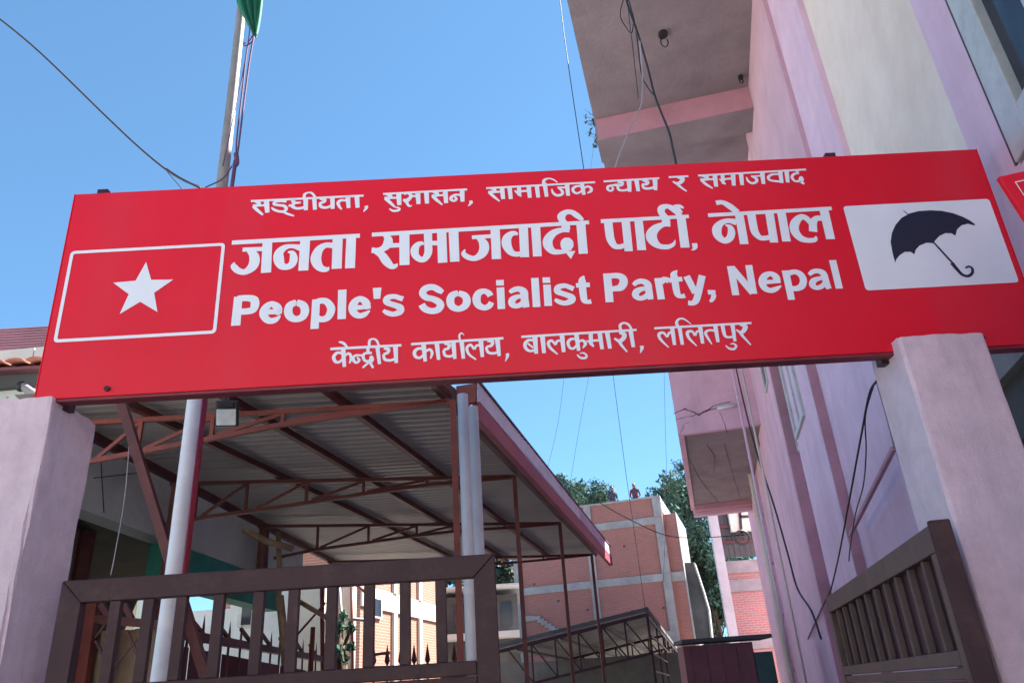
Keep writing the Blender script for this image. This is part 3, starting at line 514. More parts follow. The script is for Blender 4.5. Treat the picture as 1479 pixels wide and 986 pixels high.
# steel uprights carrying the board, showing above its top edge
for u0 in (85, 3655):
    m = MB(); m.obox(sp(u0 - 22, -30, -112), SU * .05, SV * 1.125, SN * .05); m.build('support_post', M['gate'], sign, bevel=.002)
m = MB(); m.obox(sp(20, 90, -100), SU * 4.3, SV * .04, SN * .035); m.build('support_rail', M['gate'], sign)
m = MB(); m.obox(sp(20, 900, -100), SU * 4.3, SV * .04, SN * .035); m.build('support_rail', M['gate'], sign)
for u0, v0_ in ((4060, 38), (300, 30)):
    m = MB(); m.tube([sp(u0, v0_, 0), sp(u0, v0_, 12)], .012, 8); m.build('bolt', M['gate'], sign)

# second small red board mounted square to the pink wall
b2 = thing('wall_sign', atY(1461, 420, 2.2), 'small red wall board with thin white outline beside the aluminium window', 'sign')
c0 = atY(1443, 255, 2.2); c1 = atY(1479, 247, 2.2); c2 = atY(1479, 331, 2.2)
ux = c1 - c0; ux /= np.linalg.norm(ux); dn = atY(1477, 330, 2.2) - c0; Hn = .34; dn = dn / np.linalg.norm(dn)
dn = dn - ux * (dn @ ux); dn /= np.linalg.norm(dn)
nb = np.cross(ux, dn); nb = nb if nb[1] < 0 else -nb
WB = float((c0 + 0) @ DN); WBw = (1.69 - WB) / abs(ux @ DN)
MB().obox(c0 - nb * .02, ux * WBw, dn * .42, nb * .02).build('board', M['signred'], b2, bevel=.002)
fr = MB(); a_ = c0 + ux * .04 + dn * .035 + nb * .0015
for p_, e1, e2 in ((a_, ux * (WBw - .08), dn * .004), (a_ + dn * .35, ux * (WBw - .08), dn * .004), (a_ + dn * .0045, ux * .004, dn * .345), (a_ + dn * .0045 + ux * (WBw - .084), ux * .004, dn * .345)):
    fr.add([p_, p_ + e1, p_ + e1 + e2, p_ + e2], [(0, 1, 2, 3)])
fr.build('outline', M['signwhite'], b2)

# ------------------------------------------------------------------ gate pillars
def pillar(name, x0, x1, y0, y1, z1, lab, taper=.02, lean=0, jag=.012):
    bm = bmesh.new()
    bmesh.ops.create_cube(bm, size=1)
    bmesh.ops.subdivide_edges(bm, edges=bm.edges[:], cuts=26, use_grid_fill=True)
    for v in bm.verts:
        t = v.co.z + .5
        x = x0 + (v.co.x + .5) * (x1 - x0); y = y0 + (v.co.y + .5) * (y1 - y0); z = t * z1
        n_ = noise.noise(Vector((x * 5, y * 5, z * 4))) * .006 + noise.noise(Vector((x * 19, y * 19, z * 15))) * .003
        cx_, cy_ = (x0 + x1) / 2, (y0 + y1) / 2
        k = 1 + taper * (1 - t)
        x = cx_ + (x - cx_) * k + n_ + lean * (1 - t); y = cy_ + (y - cy_) * k + n_
        ex = min(abs(v.co.x + .5), abs(.5 - v.co.x)); ey = min(abs(v.co.y + .5), abs(.5 - v.co.y))
        if ex < .02 and ey < .02:
            c_ = max(0, noise.noise(Vector((x0 * 9, y0, z * 16)))) * .016 + .003
            x += -c_ if v.co.x > 0 else c_; y += -c_ if v.co.y > 0 else c_
        if t > .97: z += noise.noise(Vector((x * 14, y * 14, 3))) * jag
        v.co = (x, y, z)
    mb = MB(); bm.verts.index_update(); mb.add([v.co[:] for v in bm.verts], [tuple(v.index for v in f.verts) for f in bm.faces]); bm.free()
    o = mb.build(name, M['plaster'], smooth=False, bevel=0)
    return tag(o, lab, 'pillar', 'rough plastered pillars carrying the signboard')
xl = float(atY(76, 578, 2.98)[0])
pillar('gate_pillar', xl - .42, xl, 2.98, 3.34, 2.862, 'left rough pinkish grey plastered gate pillar under the star end of the signboard', taper=0, lean=0)
xr0 = float(atY(1350, 660, 2.94)[0]); xr1 = float(atY(1425, 492, 2.94)[0])
pillar('gate_pillar', xr0, xr1, 2.94, 3.22, 2.895, 'right rough pink plastered gate pillar under the umbrella end of the signboard', taper=0, lean=0)

# ------------------------------------------------------------------ left gate leaf
GY = 3.05; GZ = 2.12
g = thing('gate_leaf', (-.9, GY, .05), 'closed brown steel gate leaf with vertical bars and mitred frame below the signboard', 'gate')
gx0 = float(atY(90, 838, GY)[0]); gx1 = float(atY(714, 797, GY)[0])
T = .045
def mitre(nm, P):       # P: 4 points x,z outline, extruded in y
    m = MB(); m.hexa([(P[0][0], GY, P[0][1]), (P[1][0], GY, P[1][1]), (P[1][0], GY + T, P[1][1]), (P[0][0], GY + T, P[0][1]),
                      (P[3][0], GY, P[3][1]), (P[2][0], GY, P[2][1]), (P[2][0], GY + T, P[2][1]), (P[3][0], GY + T, P[3][1])])
    return m.build(nm, M['gate'], g, bevel=.004)
fw = .085
e = .0012
mitre('top_rail', [(gx0 + fw + e, GZ - fw), (gx1 - fw - e, GZ - fw), (gx1 - e, GZ), (gx0 + e, GZ)])
mitre('stile', [(gx0, .1), (gx0 + fw, .1), (gx0 + fw, GZ - fw), (gx0, GZ)])
mitre('stile', [(gx1 - fw, .1), (gx1, .1), (gx1, GZ), (gx1 - fw, GZ - fw)])
zr = float(atY(683, 953, GY)[2])
mitre('middle_rail', [(gx0 + fw + e, zr - .05), (gx1 - fw - e, zr - .05), (gx1 - fw - e, zr), (gx0 + fw + e, zr)])
m = MB(); m.box(gx0 + fw, gx1 - fw, GY + .012, GY + .034, zr - .10, zr - .052); m.build('middle_rail', M['gate'], g, bevel=.003)
m = MB(); m.box(gx0 + fw, gx1 - fw, GY + .015, GY + .022, .14, zr - .102); m.build('sheet_panel', M['gate'], g)
m = MB(); m.box(gx0 + fw, gx1 - fw, GY + .002, GY + T - .002, .1, .139); m.build('bottom_rail', M['gate'], g)
first = None
for bx, by in ((162, 905), (210, 905), (258, 905), (313, 900), (371, 900), (422, 900), (478, 900), (532.6, 895), (585, 890), (637, 885)):
    x = float(atY(bx, by, GY + .01)[0])
    if first is None:
        first = MB().box(x - .0205, x + .0205, GY + .005, GY + .035, zr, GZ - fw).build('bar', M['gate'], g, bevel=.003); L0 = WPOS[first.name].copy()
    else: copy_obj(first, (x, L0.y, L0.z), g)

# ------------------------------------------------------------------ right gate leaf, swung open
g2a = atZ(1192, 863, GZ); g2b = atZ(1340, 758, GZ)
KK = .92; g2a = EYE + (g2a - EYE) * KK; g2b = EYE + (g2b - EYE) * KK; GZ = float(g2a[2])
gd = g2b - g2a; GL = np.linalg.norm(gd); gd /= GL
gn = np.cross(gd, UP)
if gn @ (EYE - g2a) < 0: gn = -gn
g2 = thing('gate_leaf', ((g2a + g2b) / 2)[:2].tolist() + [.05], 'open brown steel gate leaf with louvred lower part in front of right pillar', 'gate')
def gp(a_, z, o=0): return g2a + gd * a_ + UP * (z - GZ) + gn * o
def gbox(nm, a0, a1, z0, z1, o0=-.045, o1=0, mm='gate2', bevel=.004):
    m = MB(); p_ = gp(a0, z0, o0); m.obox(p_, gd * (a1 - a0), UP * (z1 - z0), gn * (o1 - o0)); return m.build(nm, M[mm], g2, bevel=bevel)
gbox('top_rail', .0, GL, GZ - .095, GZ)
gbox('stile', .0, .07, .1, GZ - .0965, mm='gate2'); gbox('stile', GL - .07, GL, .1, GZ - .0965, mm='gate2')
gbox('hinge_post', GL + .002, GL + .03, .05, GZ + .012, -.07, .004, 'gate', .006)
zr2 = float(hit(1225, 972, g2a, gn)[2]); zr3 = float(hit(1350, 925, g2a, gn)[2])
zm = (zr2 + zr3) / 2
print('gate2 len', GL, zr2, zr3)
gbox('middle_rail', .072, GL - .072, zm - .05, zm + .0)
gbox('middle_rail', .072, GL - .072, zm - .095, zm - .055, -.04, -.006)
gbox('bar_shade_sheet', .072, GL - .072, zm, GZ - .096, -.044, -.038, 'gatedark', 0)  # added dark sheet, stands in for the bars' shaded sides in the gaps
for k in range(10):
    a_ = .07 + (GL - .14) * (k + .75) / 10.5
    gbox('bar', a_ - .0105, a_ + .0105, zm, GZ - .096, -.037, -.008, 'gate2', .003)
for k in range(22):
    z = zm - .13 - k * .055
    if z < .2: break
    m = MB(); p_ = gp(.072, z, -.038); m.obox(p_, gd * (GL - .144), UP * .028 + gn * .03, UP * .006 - gn * .002); m.build('louvre_slat', M['gate2'], g2)
gbox('bottom_rail', .072, GL - .072, .1, .16)
# ------------------------------------------------------------------ flag pole, its ropes and flag
PY_ = 4.6
pc = [(352, -60), (349.5, 6), (335, 140), (320, 273), (300, 430), (281.2, 576), (254, 800), (229.5, 984)]
pts = [atY(x, y, PY_) for x, y in pc]
fp = thing('flag_pole', pts[-1][:2].tolist() + [0], 'slightly leaning metal flag pole, grey above the signboard and white below it', 'pole')
base = pts[-1] + (pts[-1] - pts[-2]) * ((pts[-1][2]) / (pts[-2][2] - pts[-1][2]))
pts2 = pts + [base]
rr = [.034, .036, .038, .042, .043, .045, .046, .047, .048]
MB().tube(pts2[4:], rr[4:], 16).build('lower_pole', M['whitepole'], fp, smooth=True)
MB().tube(pts2[:5] , rr[:5], 16).build('upper_pole', M['greypole'], fp, smooth=True)
q0 = [atY(x, y, PY_ + .12) for x, y in ((297, 570), (270, 800), (246, 986))]
q0.append(q0[-1] + (q0[-1] - q0[-2]) * (q0[-1][2] / (q0[-2][2] - q0[-1][2])))
tag(MB().tube(q0, .02, 8).build('red_pole', M['red'], smooth=True), 'thin red painted pole standing right behind the white flag pole', 'pole')
# flag: gathered green cloth hanging by its hoist corner
fl = MB(); nu, nv = 16, 18
U0 = [(338, -40), (340, 0), (351, 22), (364, 46), (366, 53)]; U1 = [(392, -40), (382, 0), (378, 22), (373, 46), (371, 53)]
def lerp_poly(P, t):
    t *= len(P) - 1; i = min(int(t), len(P) - 2); f_ = t - i
    return P[i][0] * (1 - f_) + P[i + 1][0] * f_, P[i][1] * (1 - f_) + P[i + 1][1] * f_
vs = []
for j in range(nv + 1):
    a_ = lerp_poly(U0, j / nv); b_ = lerp_poly(U1, j / nv)
    for i in range(nu + 1):
        x = a_[0] + (b_[0] - a_[0]) * i / nu; y = a_[1] + (b_[1] - a_[1]) * i / nu
        p_ = atY(x, y, PY_ - .1); p_[1] += .05 * math.sin(i * 1.5 + j * .15) * (1 - .7 * j / nv) - .02 * math.sin(i * .5)
        vs.append(p_)
fl.add(vs, [(j * (nu + 1) + i, j * (nu + 1) + i + 1, (j + 1) * (nu + 1) + i + 1, (j + 1) * (nu + 1) + i) for j in range(nv) for i in range(nu)])
o = fl.build('flag', M['green'], smooth=True); s_ = o.modifiers.new('thick', 'SOLIDIFY'); s_.thickness = .004
tag(o, 'crumpled green flag hanging from the top of the grey flag pole', 'flag')
rp = thing('flag_rope', atY(340, 230, PY_ - .1), 'dark purple flag rope doubled and knotted beside the flag pole', 'rope')
for P, r in (([(367, 50), (360, 90), (352, 150), (343, 222), (338, 240)], .007), ([(365, 52), (357, 70), (350, 130), (342, 200), (341, 228)], .006), ([(362, 30), (358, 64), (350, 110), (337, 170), (322, 240)], .004),
             ([(340, 232), (337, 255), (334, 276)], .014), ([(341, 222), (342, 235), (338, 240)], .018), ([(335, 240), (322, 258), (296, 271)], .005), ([(354, 62), (352, 65), (356, 66), (364, 61)], .006)):
    MB().tube([atY(x, y, PY_ - .12) for x, y in smoothpts(P, 5)], r, 6).build('strand', M['rope'], rp, smooth=True)

# ------------------------------------------------------------------ cables
def cable(P, y, r, lab, mm='cable', fn=None, name='cable'):
    fn = fn or (lambda a_, b_: atY(a_, b_, y))
    m = MB().tube([fn(x, yy) for x, yy in smoothpts(P, 5)], r, 6)
    return tag(m.build(name, M[mm], smooth=True), lab, 'cable')
cable([(-30, 8), (0, 28), (60, 78), (150, 165), (200, 212), (240, 245), (268, 262), (292, 272), (330, 300)], 4.9, .0085, 'thick black cable sagging across the blue sky toward the flag pole')
cable([(235, 240), (250, 258), (263, 274), (275, 300)], 4.92, .004, 'thin wire branching down from the thick cable left of the pole')
cable([(240, 244), (262, 258), (290, 272)], 4.86, .009, 'short doubled stretch of cable twisted below the branching point')
cable([(806, -20), (816, 60), (829, 150), (843, 243), (852, 300)], 8, .006, 'thin dark wire dropping through the sky left of the overhanging slab')
cable([(861, 180), (857, 215), (853, 244)], 8, .003, 'faint hair thin wire under the weeds at the slab edge', 'cablegrey')
for P, lab in (([(816, 535), (806, 610), (790, 680)], 'faint thin wire above the canopy corner, leftmost of those below the signboard'),
               ([(853, 530), (838, 610), (823, 700)], 'faint thin wire slanting left in the sky beside the canopy'),
               ([(884, 530), (893, 600), (905, 690), (918, 780), (932, 880)], 'dark thin wire crossing down over the brick building'),
               ([(959, 528), (961, 620), (963, 712), (958, 840)], 'thin straight wire in the sky right beside the balcony')):
    cable(P, 14, .005 if 'dark' in lab else .0032, lab)
cable([(790, 680), (850, 716), (900, 745), (960, 772), (1010, 776), (1075, 772)], 16, .009, 'long slack cable strung from the canopy to the far balcony')
SY = 5.3
cable([(902, -20), (907, 8), (922, 51), (936, 100), (946, 139), (956, 165), (966, 190), (972, 215), (977, 240), (980, 262)], SY, .010, 'thickest black cable hanging under the upper slab')
cable([(905, -20), (908, 20), (914, 70), (922, 142)], SY + .1, .004, 'thin black wire hanging straight under the upper slab')
cable([(908, 0), (918, 40), (926, 104), (934, 124), (946, 140)], SY + .05, .006, 'black wire joining the thick cable partway down')
cable([(924, 60), (928, 109), (927, 147), (920, 165), (910, 183), (902, 206), (894, 225), (888, 245), (884, 262)], SY - .05, .007, 'pale grey cable curving left under the upper slab', 'cablegrey')
cable([(904, -8), (898, 8), (896, 24), (903, 38), (912, 48), (915, 34)], SY + .02, .005, 'small loop of black cable at the top under the slab')
cable([(1062, 527), (1074, 580), (1092, 650), (1118, 730), (1138, 800), (1152, 850), (1172, 882), (1186, 922)], 0, .015, 'thick black cable running down the pink building beside its pipes', fn=lambda x, y: atL(x, y, 1.38))
cable([(1268, 548), (1256, 567), (1244, 628), (1228, 715), (1212, 800), (1198, 860)], 0, .009, 'taut black cable from the right pillar down to the gate', fn=lambda x, y: atL(x, y, 1.45))
cable([(1262, 556), (1250, 600), (1251, 650), (1247, 700), (1236, 740), (1228, 790), (1226, 810)], 0, .006, 'thin wavy black wire beside the taut cable', fn=lambda x, y: atL(x, y, 1.5))
cable([(1266, 552), (1280, 600), (1292, 648)], 0, .007, 'short grey wire running from the right pillar to the sloping trim', 'cablegrey', fn=lambda x, y: atL(x, y, 1.5))
# iron hooks in the soffit
def hook(px, py, lab, s_=1.0):
    c = atZ(px, py, zt - .003); h = thing('ceiling_hook', c, lab, 'hook')
    MB().tube([c, c - UP * .05], .045 * s_, 10).build('rose', M['black'], h)
    ring = [c - UP * .12 * s_ + (np.array([1, 0, 0]) * math.cos(t) * .035 + UP * math.sin(t) * .06) * s_ for t in np.linspace(math.pi / 2, math.pi * 2.2, 12)]
    MB().tube([c - UP * .045] + ring, .008, 5).build('ring', M['black'], h)
hook(957, 48, 'dark iron ring hook in the middle of the upper slab soffit', 1.3)
hook(1069, 110, 'small dark fitting in the soffit corner next to the pink wall', .7)

# ------------------------------------------------------------------ canopy shed
ZC = 3.66
can = thing('canopy_shed', (-1, 8.5, 0), 'open steel canopy shed with zinc sheet roof, lattice trusses and pinkish red fascia', 'shed')
PR = [atZ(654, 575, ZC), atZ(742.5, 684, ZC), atZ(808, 752, ZC), atZ(854, 798, ZC)]          # post tops on the open side
def leftx(y): return float(-3.27 + (y - 5.85) * EE[0] / EE[1])
PL = []
for i, (px, py) in enumerate(((200, 601), (300, 693), (390, 756), (560, 806))):
    q = atZ(px, py, ZC); d = q - PR[i]; t = (leftx(PR[i][1]) - PR[i][0]) / d[0]
    q = PR[i] + d * t; PL.append(q)
FR_ = [PR[0] + DD * -.25, PR[3] + DD * .55]
# roof sheets: ribs run across
RX = lambda y: float(PR[0][0] + (y - PR[0][1]) * DD[0] / DD[1]) + .02
y = 4.98; ys = []
while y < PR[3][1] + .55: ys.append(y); y += .82
for k, y0 in enumerate(ys):
    m = MB(); xa, xb = leftx(y0) - .02, RX(y0) ; n = 22
    prof = []
    for j in range(n + 1):
        t = j / n; prof.append((y0 + t * .86, .007 * (1 if (j % 3 == 0) else -1) * (1 if j % 3 != 2 else 1)))
    base_z = ZC + .075 + (.004 if k % 2 else 0)
    vs = []; 
    for yy, zz in prof:
        vs += [(leftx(yy) - .03, yy, base_z + zz), ((leftx(yy) + RX(yy)) / 2, yy, base_z + zz - .004), (RX(yy), yy, base_z + zz)]
    m.add(vs, [(3 * j + a_, 3 * j + a_ + 1, 3 * j + a_ + 4, 3 * j + a_ + 3) for j in range(n) for a_ in (0, 1)])
    o = m.build('roof_sheet', M['sheet'], can); sm = o.modifiers.new('thick', 'SOLIDIFY'); sm.thickness = .002; sm.offset = 1
# purlins along the open side direction
for (a_, b_) in (((213, 596), (600, 806)), ((346, 584), (660, 789)), ((473, 564), (775, 808))):
    p_ = atZ(*a_, ZC + .02); q_ = atZ(*b_, ZC + .02)
    p_ = p_ + DD * ((5.02 - p_[1]) / DD[1]); L_ = (PR[3][1] + .3 - p_[1]) / DD[1]
    MB().bar(p_, p_ + DD * L_, .05, .055).build('purlin', M['redox'], can)
e0 = np.array([leftx(5.0) + .07, 5.0, ZC + .02]); MB().bar(e0, e0 + EE * 8, .05, .07).build('purlin', M['redox'], can)
q_ = PR[0] - DD * .25 + UP * .02; 
MB().bar(q_ - DN * .06, q_ - DN * .06 + DD * (np.linalg.norm(PR[3] - PR[0]) + .6), .04, .05).build('purlin', M['redox'], can)
# pale strip standing in for daylight through the gap along the wall
MB().bar(e0 + np.array([-.045, .3, .06]), e0 + np.array([-.045, .3, .06]) + EE * 7.2, .02, .006).build('daylight_strip', M['flash'], can)
# trusses
def truss(i, bottom, verts_, diags, mm, w=.034):
    P = PL[i]; Q = PR[i]; d = Q - P; nrm = np.cross(d, UP); nrm /= np.linalg.norm(nrm)
    onp = lambda x, y: hit(x, y, P - UP * .05, nrm)
    topz = ZC - .03
    tp = np.array([P[0], P[1], topz]); tq = np.array([Q[0], Q[1], topz])
    MB().bar(tp, tq, w, w).build('truss_chord', M[mm], can)
    bp = [onp(*b_) for b_ in bottom]
    for a_, b_ in zip(bp[:-1], bp[1:]): MB().bar(a_, b_, w, w).build('truss_chord', M[mm], can)
    def foot(x):
        for (x0, y0), (x1, y1) in zip(bottom[:-1], bottom[1:]):
            if x0 <= x <= x1: return onp(x, y0 + (y1 - y0) * (x - x0) / (x1 - x0))
        return onp(*bottom[0])
    for x in verts_:
        f_ = foot(x); MB().bar(f_ + UP * w / 2, np.array([f_[0], f_[1], topz - w / 2]), w * .8, w * .8).build('truss_strut', M[mm], can)
    for x0, x1 in diags:
        f_ = foot(x0); t_ = foot(x1)
        MB().bar(f_ + UP * w / 2, np.array([t_[0], t_[1], topz - w / 2]), w * .6, w * .8).build('truss_brace', M[mm], can)
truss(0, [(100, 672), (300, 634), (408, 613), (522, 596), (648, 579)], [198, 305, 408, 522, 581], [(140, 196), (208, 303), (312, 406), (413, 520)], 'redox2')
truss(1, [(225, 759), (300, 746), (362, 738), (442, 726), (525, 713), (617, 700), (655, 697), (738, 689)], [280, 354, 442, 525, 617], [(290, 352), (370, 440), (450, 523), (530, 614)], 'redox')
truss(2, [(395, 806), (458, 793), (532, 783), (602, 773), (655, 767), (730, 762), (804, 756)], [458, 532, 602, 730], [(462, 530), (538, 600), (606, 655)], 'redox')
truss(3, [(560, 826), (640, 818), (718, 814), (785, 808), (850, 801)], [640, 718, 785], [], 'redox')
# posts
for i, q in enumerate(PR):
    w = .042
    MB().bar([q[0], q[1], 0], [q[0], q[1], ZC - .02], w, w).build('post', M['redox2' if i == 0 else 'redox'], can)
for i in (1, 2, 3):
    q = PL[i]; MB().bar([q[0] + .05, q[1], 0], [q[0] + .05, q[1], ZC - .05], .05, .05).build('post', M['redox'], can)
# fascia: red band with light flashing sheets above it
f0 = np.array([*atZ(690, 550, 3.78)[:2], 0]); Lf = float((atZ(873, 789, 3.78) - f0) @ DD)
f0 = f0 + DN * 0
MB().obox(f0 + UP * 3.47, DD * Lf, -DN * .05, UP * .145).build('fascia_band', M['fascia'], can, bevel=.004)
nS = 5
for k in range(nS):
    a_ = f0 + DD * (Lf * k / nS + .006) + UP * 3.618 + DN * (.004 + .004 * (k % 2))
    MB().obox(a_, DD * (Lf / nS - .012), -DN * .012, UP * .15).build('fascia_sheet', M['flash' if k < 3 else 'lav'], can, bevel=.002)
MB().obox(f0 + UP * 3.77 + DN * .015 - DD * .02, DD * (Lf + .04), -DN * .06, UP * .018).build('fascia_trim', M['maroon'], can)
MB().obox(f0 + UP * 3.60 - DD * .04 - DN * .16, DD * .05, DN * .15, UP * .15).build('corner_block', M['redox2'], can, bevel=.003)
MB().obox(f0 + UP * 3.47 + DD * (Lf - .01) - DN * .06, DD * .03, DN * .07, UP * .16).build('fascia_end', M['fascia'], can)
# inclined strut at the left
p_ = atY(174, 575, 4.75); q_ = atY(243, 800, 4.75); MB().bar(p_, q_ + (q_ - p_) * .9, .055, .055).build('leaning_strut', M['redox'], can)
p_ = atY(632, 549, 4.95); q_ = atY(652, 567, 5.1); MB().bar(p_, q_, .04, .04).build('corner_brace', M['redox'], can)

# two grey downpipes at the canopy corner
for x0, y0, x1, yy, lab in ((668, 570, 670, 4.95, 'grey drainpipe at canopy corner, the nearer taller one of the pair'), (683, 588, 684, 5.16, 'grey drainpipe at canopy corner, the one half hidden behind its twin')):
    t = atY(x0, y0, yy)
    o = thing('drainpipe', (t[0], t[1], 0), lab, 'pipe', 'grey drainpipes at the canopy corner')
    MB().tube([(t[0] , t[1], 0), (t[0], t[1], t[2])], .037, 20).build('pipe', M['pipe'], o, smooth=True)
    MB().tube([(t[0] , t[1], 2.2), (t[0], t[1], 2.24)], .040, 20).build('joint', M['pipe'], o)
# floodlight
fc = atY(327, 596, 4.85)
fl_ = thing('flood_light', fc, 'square floodlight with pale glass hanging from the front truss right of the flag pole', 'lamp')
ax = np.array([1, -.02, -.06]); ax /= np.linalg.norm(ax); an_ = np.array([.02, -.93, -.36]); an_ /= np.linalg.norm(an_); av = np.cross(ax, an_); av = av if av[2] > 0 else -av
c = fc
MB().obox(c - ax * .078 - av * .092 - an_ * .035, ax * .156, av * .175, an_ * .035).build('housing', M['black'], fl_, bevel=.01)
MB().obox(c - ax * .066 - av * .083 + an_ * .0015, ax * .132, av * .108, an_ * .006).build('lens', M['lamp'], fl_, bevel=.003)
MB().obox(c - ax * .05 + av * .04 + an_ * .0015, ax * .1, av * .035, an_ * .012).build('sensor_box', M['black'], fl_, bevel=.004)
MB().bar(c + av * .08 - an_ * .02, c + av * .17 - an_ * .05 + UP * .03, .03, .01).build('bracket', M['black'], fl_)

# ------------------------------------------------------------------ left building
lb = thing('left_building', (-5, 9, 0), 'grey green plastered house along the left side of the canopy with dark open ground floor', 'building')
def ew(s, l, z): # along EE from y=5.85 at x=-3.27
    return np.array([-3.27, 5.85, 0]) + EE * s + EN * l + UP * z
def ebox(s0, s1, l0, l1, z0, z1):
    return MB().hexa([ew(s0, l0, z0), ew(s0, l1, z0), ew(s1, l1, z0), ew(s1, l0, z0), ew(s0, l0, z1), ew(s0, l1, z1), ew(s1, l1, z1), ew(s1, l0, z1)])
ebox(-.5, 5.2, -.25, -.05, 3.158, 4.3).build('wall', M['leftwall'], lb)
ebox(1.55, 4.4, -.27, -.06, 2.80, 3.155).build('wall_band', M['greenwall'], lb)
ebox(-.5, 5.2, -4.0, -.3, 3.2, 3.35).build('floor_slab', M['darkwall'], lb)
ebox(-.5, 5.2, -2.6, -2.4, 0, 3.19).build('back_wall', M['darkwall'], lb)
ebox(-.5, 5.2, -3.9, -.26, 3.36, 4.3).build('upper_wall', M['leftwall'], lb)
c = ew(1.0, -.55, 0); MB().tube([c, c + UP * 3.19], .07, 10).build('column', M['redox'], lb)
c = ew(.15, -.5, 0); MB().tube([c, c + UP * 3.19], .05, 10).build('column', M['maroon'], lb)
for a_, b_ in (((135, 690), (205, 682)), ((145, 655), (150, 740))):
    p_ = hit(*a_, ew(0, -.048, 0), EN); q_ = hit(*b_, ew(0, -.048, 0), EN); MB().bar(p_, q_, .008, .008).build('crack', M['crack'], lb)
cable([(187, 640), (180, 720), (166, 800), (160, 830)], 5.3, .004, 'pale thin cord hanging in front of the grey green wall', 'cablegrey')
# awning of the neighbour at far left, with tiles
aw = thing('tiled_awning', (-5, 5.3, 3.6), 'maroon corrugated awning with wavy tile edge at far left behind the pillar', 'awning')
AY = 5.3
zt0 = float(atY(30, 473, AY + .5)[2]); zb0 = float(atY(30, 520, AY)[2]) - .03
n = 30
xa, xb = -5.6, leftx(AY) - .02
vs = []; fs = []
for j in range(n + 1):
    t = j / n; y_ = AY + .5 * t; z_ = zb0 - .05 + (zt0 - zb0 + .05) * t + .008 * (j % 2)
    vs += [(xa, y_, z_), (xb, y_, z_)]
fs = [(2 * j, 2 * j + 1, 2 * j + 3, 2 * j + 2) for j in range(n)]
o = MB().add(vs, fs).build('corrugated_panel', M['maroon'], aw); sm = o.modifiers.new('thick', 'SOLIDIFY'); sm.thickness = .004
x = xa + .05; first = None
while x < xb - .05:
    m = MB(); nn = 9; vs = []
    for j in range(nn):
        an = math.pi * j / (nn - 1); vs += [(x - .07 * math.cos(an), AY - .12, zb0 - .03 + .028 * math.sin(an)), (x - .07 * math.cos(an), AY + .05, zb0 - .012 + .028 * math.sin(an))]
    m.add(vs, [(2 * j, 2 * j + 1, 2 * j + 3, 2 * j + 2) for j in range(nn - 1)])
    o = m.build('tile', M['terracotta'], aw, smooth=True); sm = o.modifiers.new('thick', 'SOLIDIFY'); sm.thickness = .012
    x += .152
z1 = float(atY(30, 536, AY)[2]); z2 = float(atY(30, 556, AY)[2]); z3 = z2 - .5
MB().box(xa, xb, AY - .06, AY + .2, z1 - .01, zb0 - .05).build('beam', M['maroon'], aw)
MB().box(xa, xb, AY + .02, AY + .2, z2, z1 - .012).build('beam', M['darkhouse'], aw)
MB().box(xa, xb, AY + .1, AY + .25, 0, z2 - .002).build('wall', M['concrete'], aw)
MB().tube([atY(32, 557, AY - .1), atY(60, 576, AY - .1)], .03, 10).build('spout', M['concrete'], aw, smooth=True)
MB().tube([atY(28, 558, AY - .1), atY(33, 558, AY - .1)], .04, 10).build('spout_cap', M['black'], aw, smooth=True)
tag(MB().tube([atY(2, 583, 3.15), atY(6, 579, 3.15), atY(11, 572, 3.15)], .006, 5).build('bamboo_stick', M['creamwall']), 'short pale stick lying on top of the left pillar', 'stick')
# ------------------------------------------------------------------ brick building far behind
FB = -vp(-3490, 1326); FN = np.array([-FB[1], FB[0], 0])
if FN[1] > 0: FN = -FN                     # towards us
P0 = np.array([5, 38.0, 0])
def fpt(px, py, o=0): return hit(px, py, P0 + FN * o, FN)
def ft(px, py): q = fpt(px, py); return float((q - P0) @ FB), float(q[2])
def fw_(t, o, z): return P0 + FB * t + FN * o + UP * z
def fbox(t0, t1, o0, o1, z0, z1):
    return MB().hexa([fw_(t0, o0, z0), fw_(t1, o0, z0), fw_(t1, o1, z0), fw_(t0, o1, z0), fw_(t0, o0, z1), fw_(t1, o0, z1), fw_(t1, o1, z1), fw_(t0, o1, z1)])
BRK = brick_mat('red_brick', FB, (.36, .125, .105), (.30, .105, .09), (.32, .20, .175))
bb = thing('brick_building', fw_(-1, -3, 0), 'unfinished red brick building with concrete frame and two people on its roof', 'building')
tL = ft(743, 830)[0]; tR = ft(953, 722)[0]; tC = ft(960, 800)[0]; tR2 = ft(975, 760)[0]
zT = ft(953, 718)[1]; zB1 = (ft(940, 752)[1]); zB2 = ft(950, 834)[1]; zB3 = ft(960, 917)[1]
tm = ft(850, 806)[0]
print('brick', tL, tR, tC, tR2, zT, zB1, zB2, zB3, tm)
fbox(tL, tR, -8, 0, 0, zT).build('wall', BRK, bb)
fbox(tR, tR + .6, -5, -.3, 0, zB1 + .3).build('side_wall', BRK, bb)
cw = .38
def fr_(nm, *a): fbox(*a).build(nm, M['concrete'], bb)
for z in (zB1, zB2, zB3): fr_('floor_beam', tL + .002, tR, -.2, .06, z - .17, z + .17)
fr_('floor_beam', tR, tR + .6, -.5, -.24, zB2 - .2, zB2 + .22)
for t in (tL, tm, tR - cw):
    zz = zT if t > tm else zT
    prev = 0
    for z in (zB3, zB2, zB1, zT + .2):
        fr_('column', t, t + cw * (1 if t != tm else .9), -.15, .085, prev, z - .172 if z < zT else zT + .02); prev = z + .172
fr_('coping', tL - .1, tR + .03, -.3, .10, zT, zT + .09)
fbox(tR + .6, tR + .64, -5, -.28, 0, zB1 + .35).build('end_plaster', M['concrete'], bb)
fbox(tR - .0, tR + .04, -8, -.02, zB1 + .4, zT).build('end_plaster', M['white'], bb)
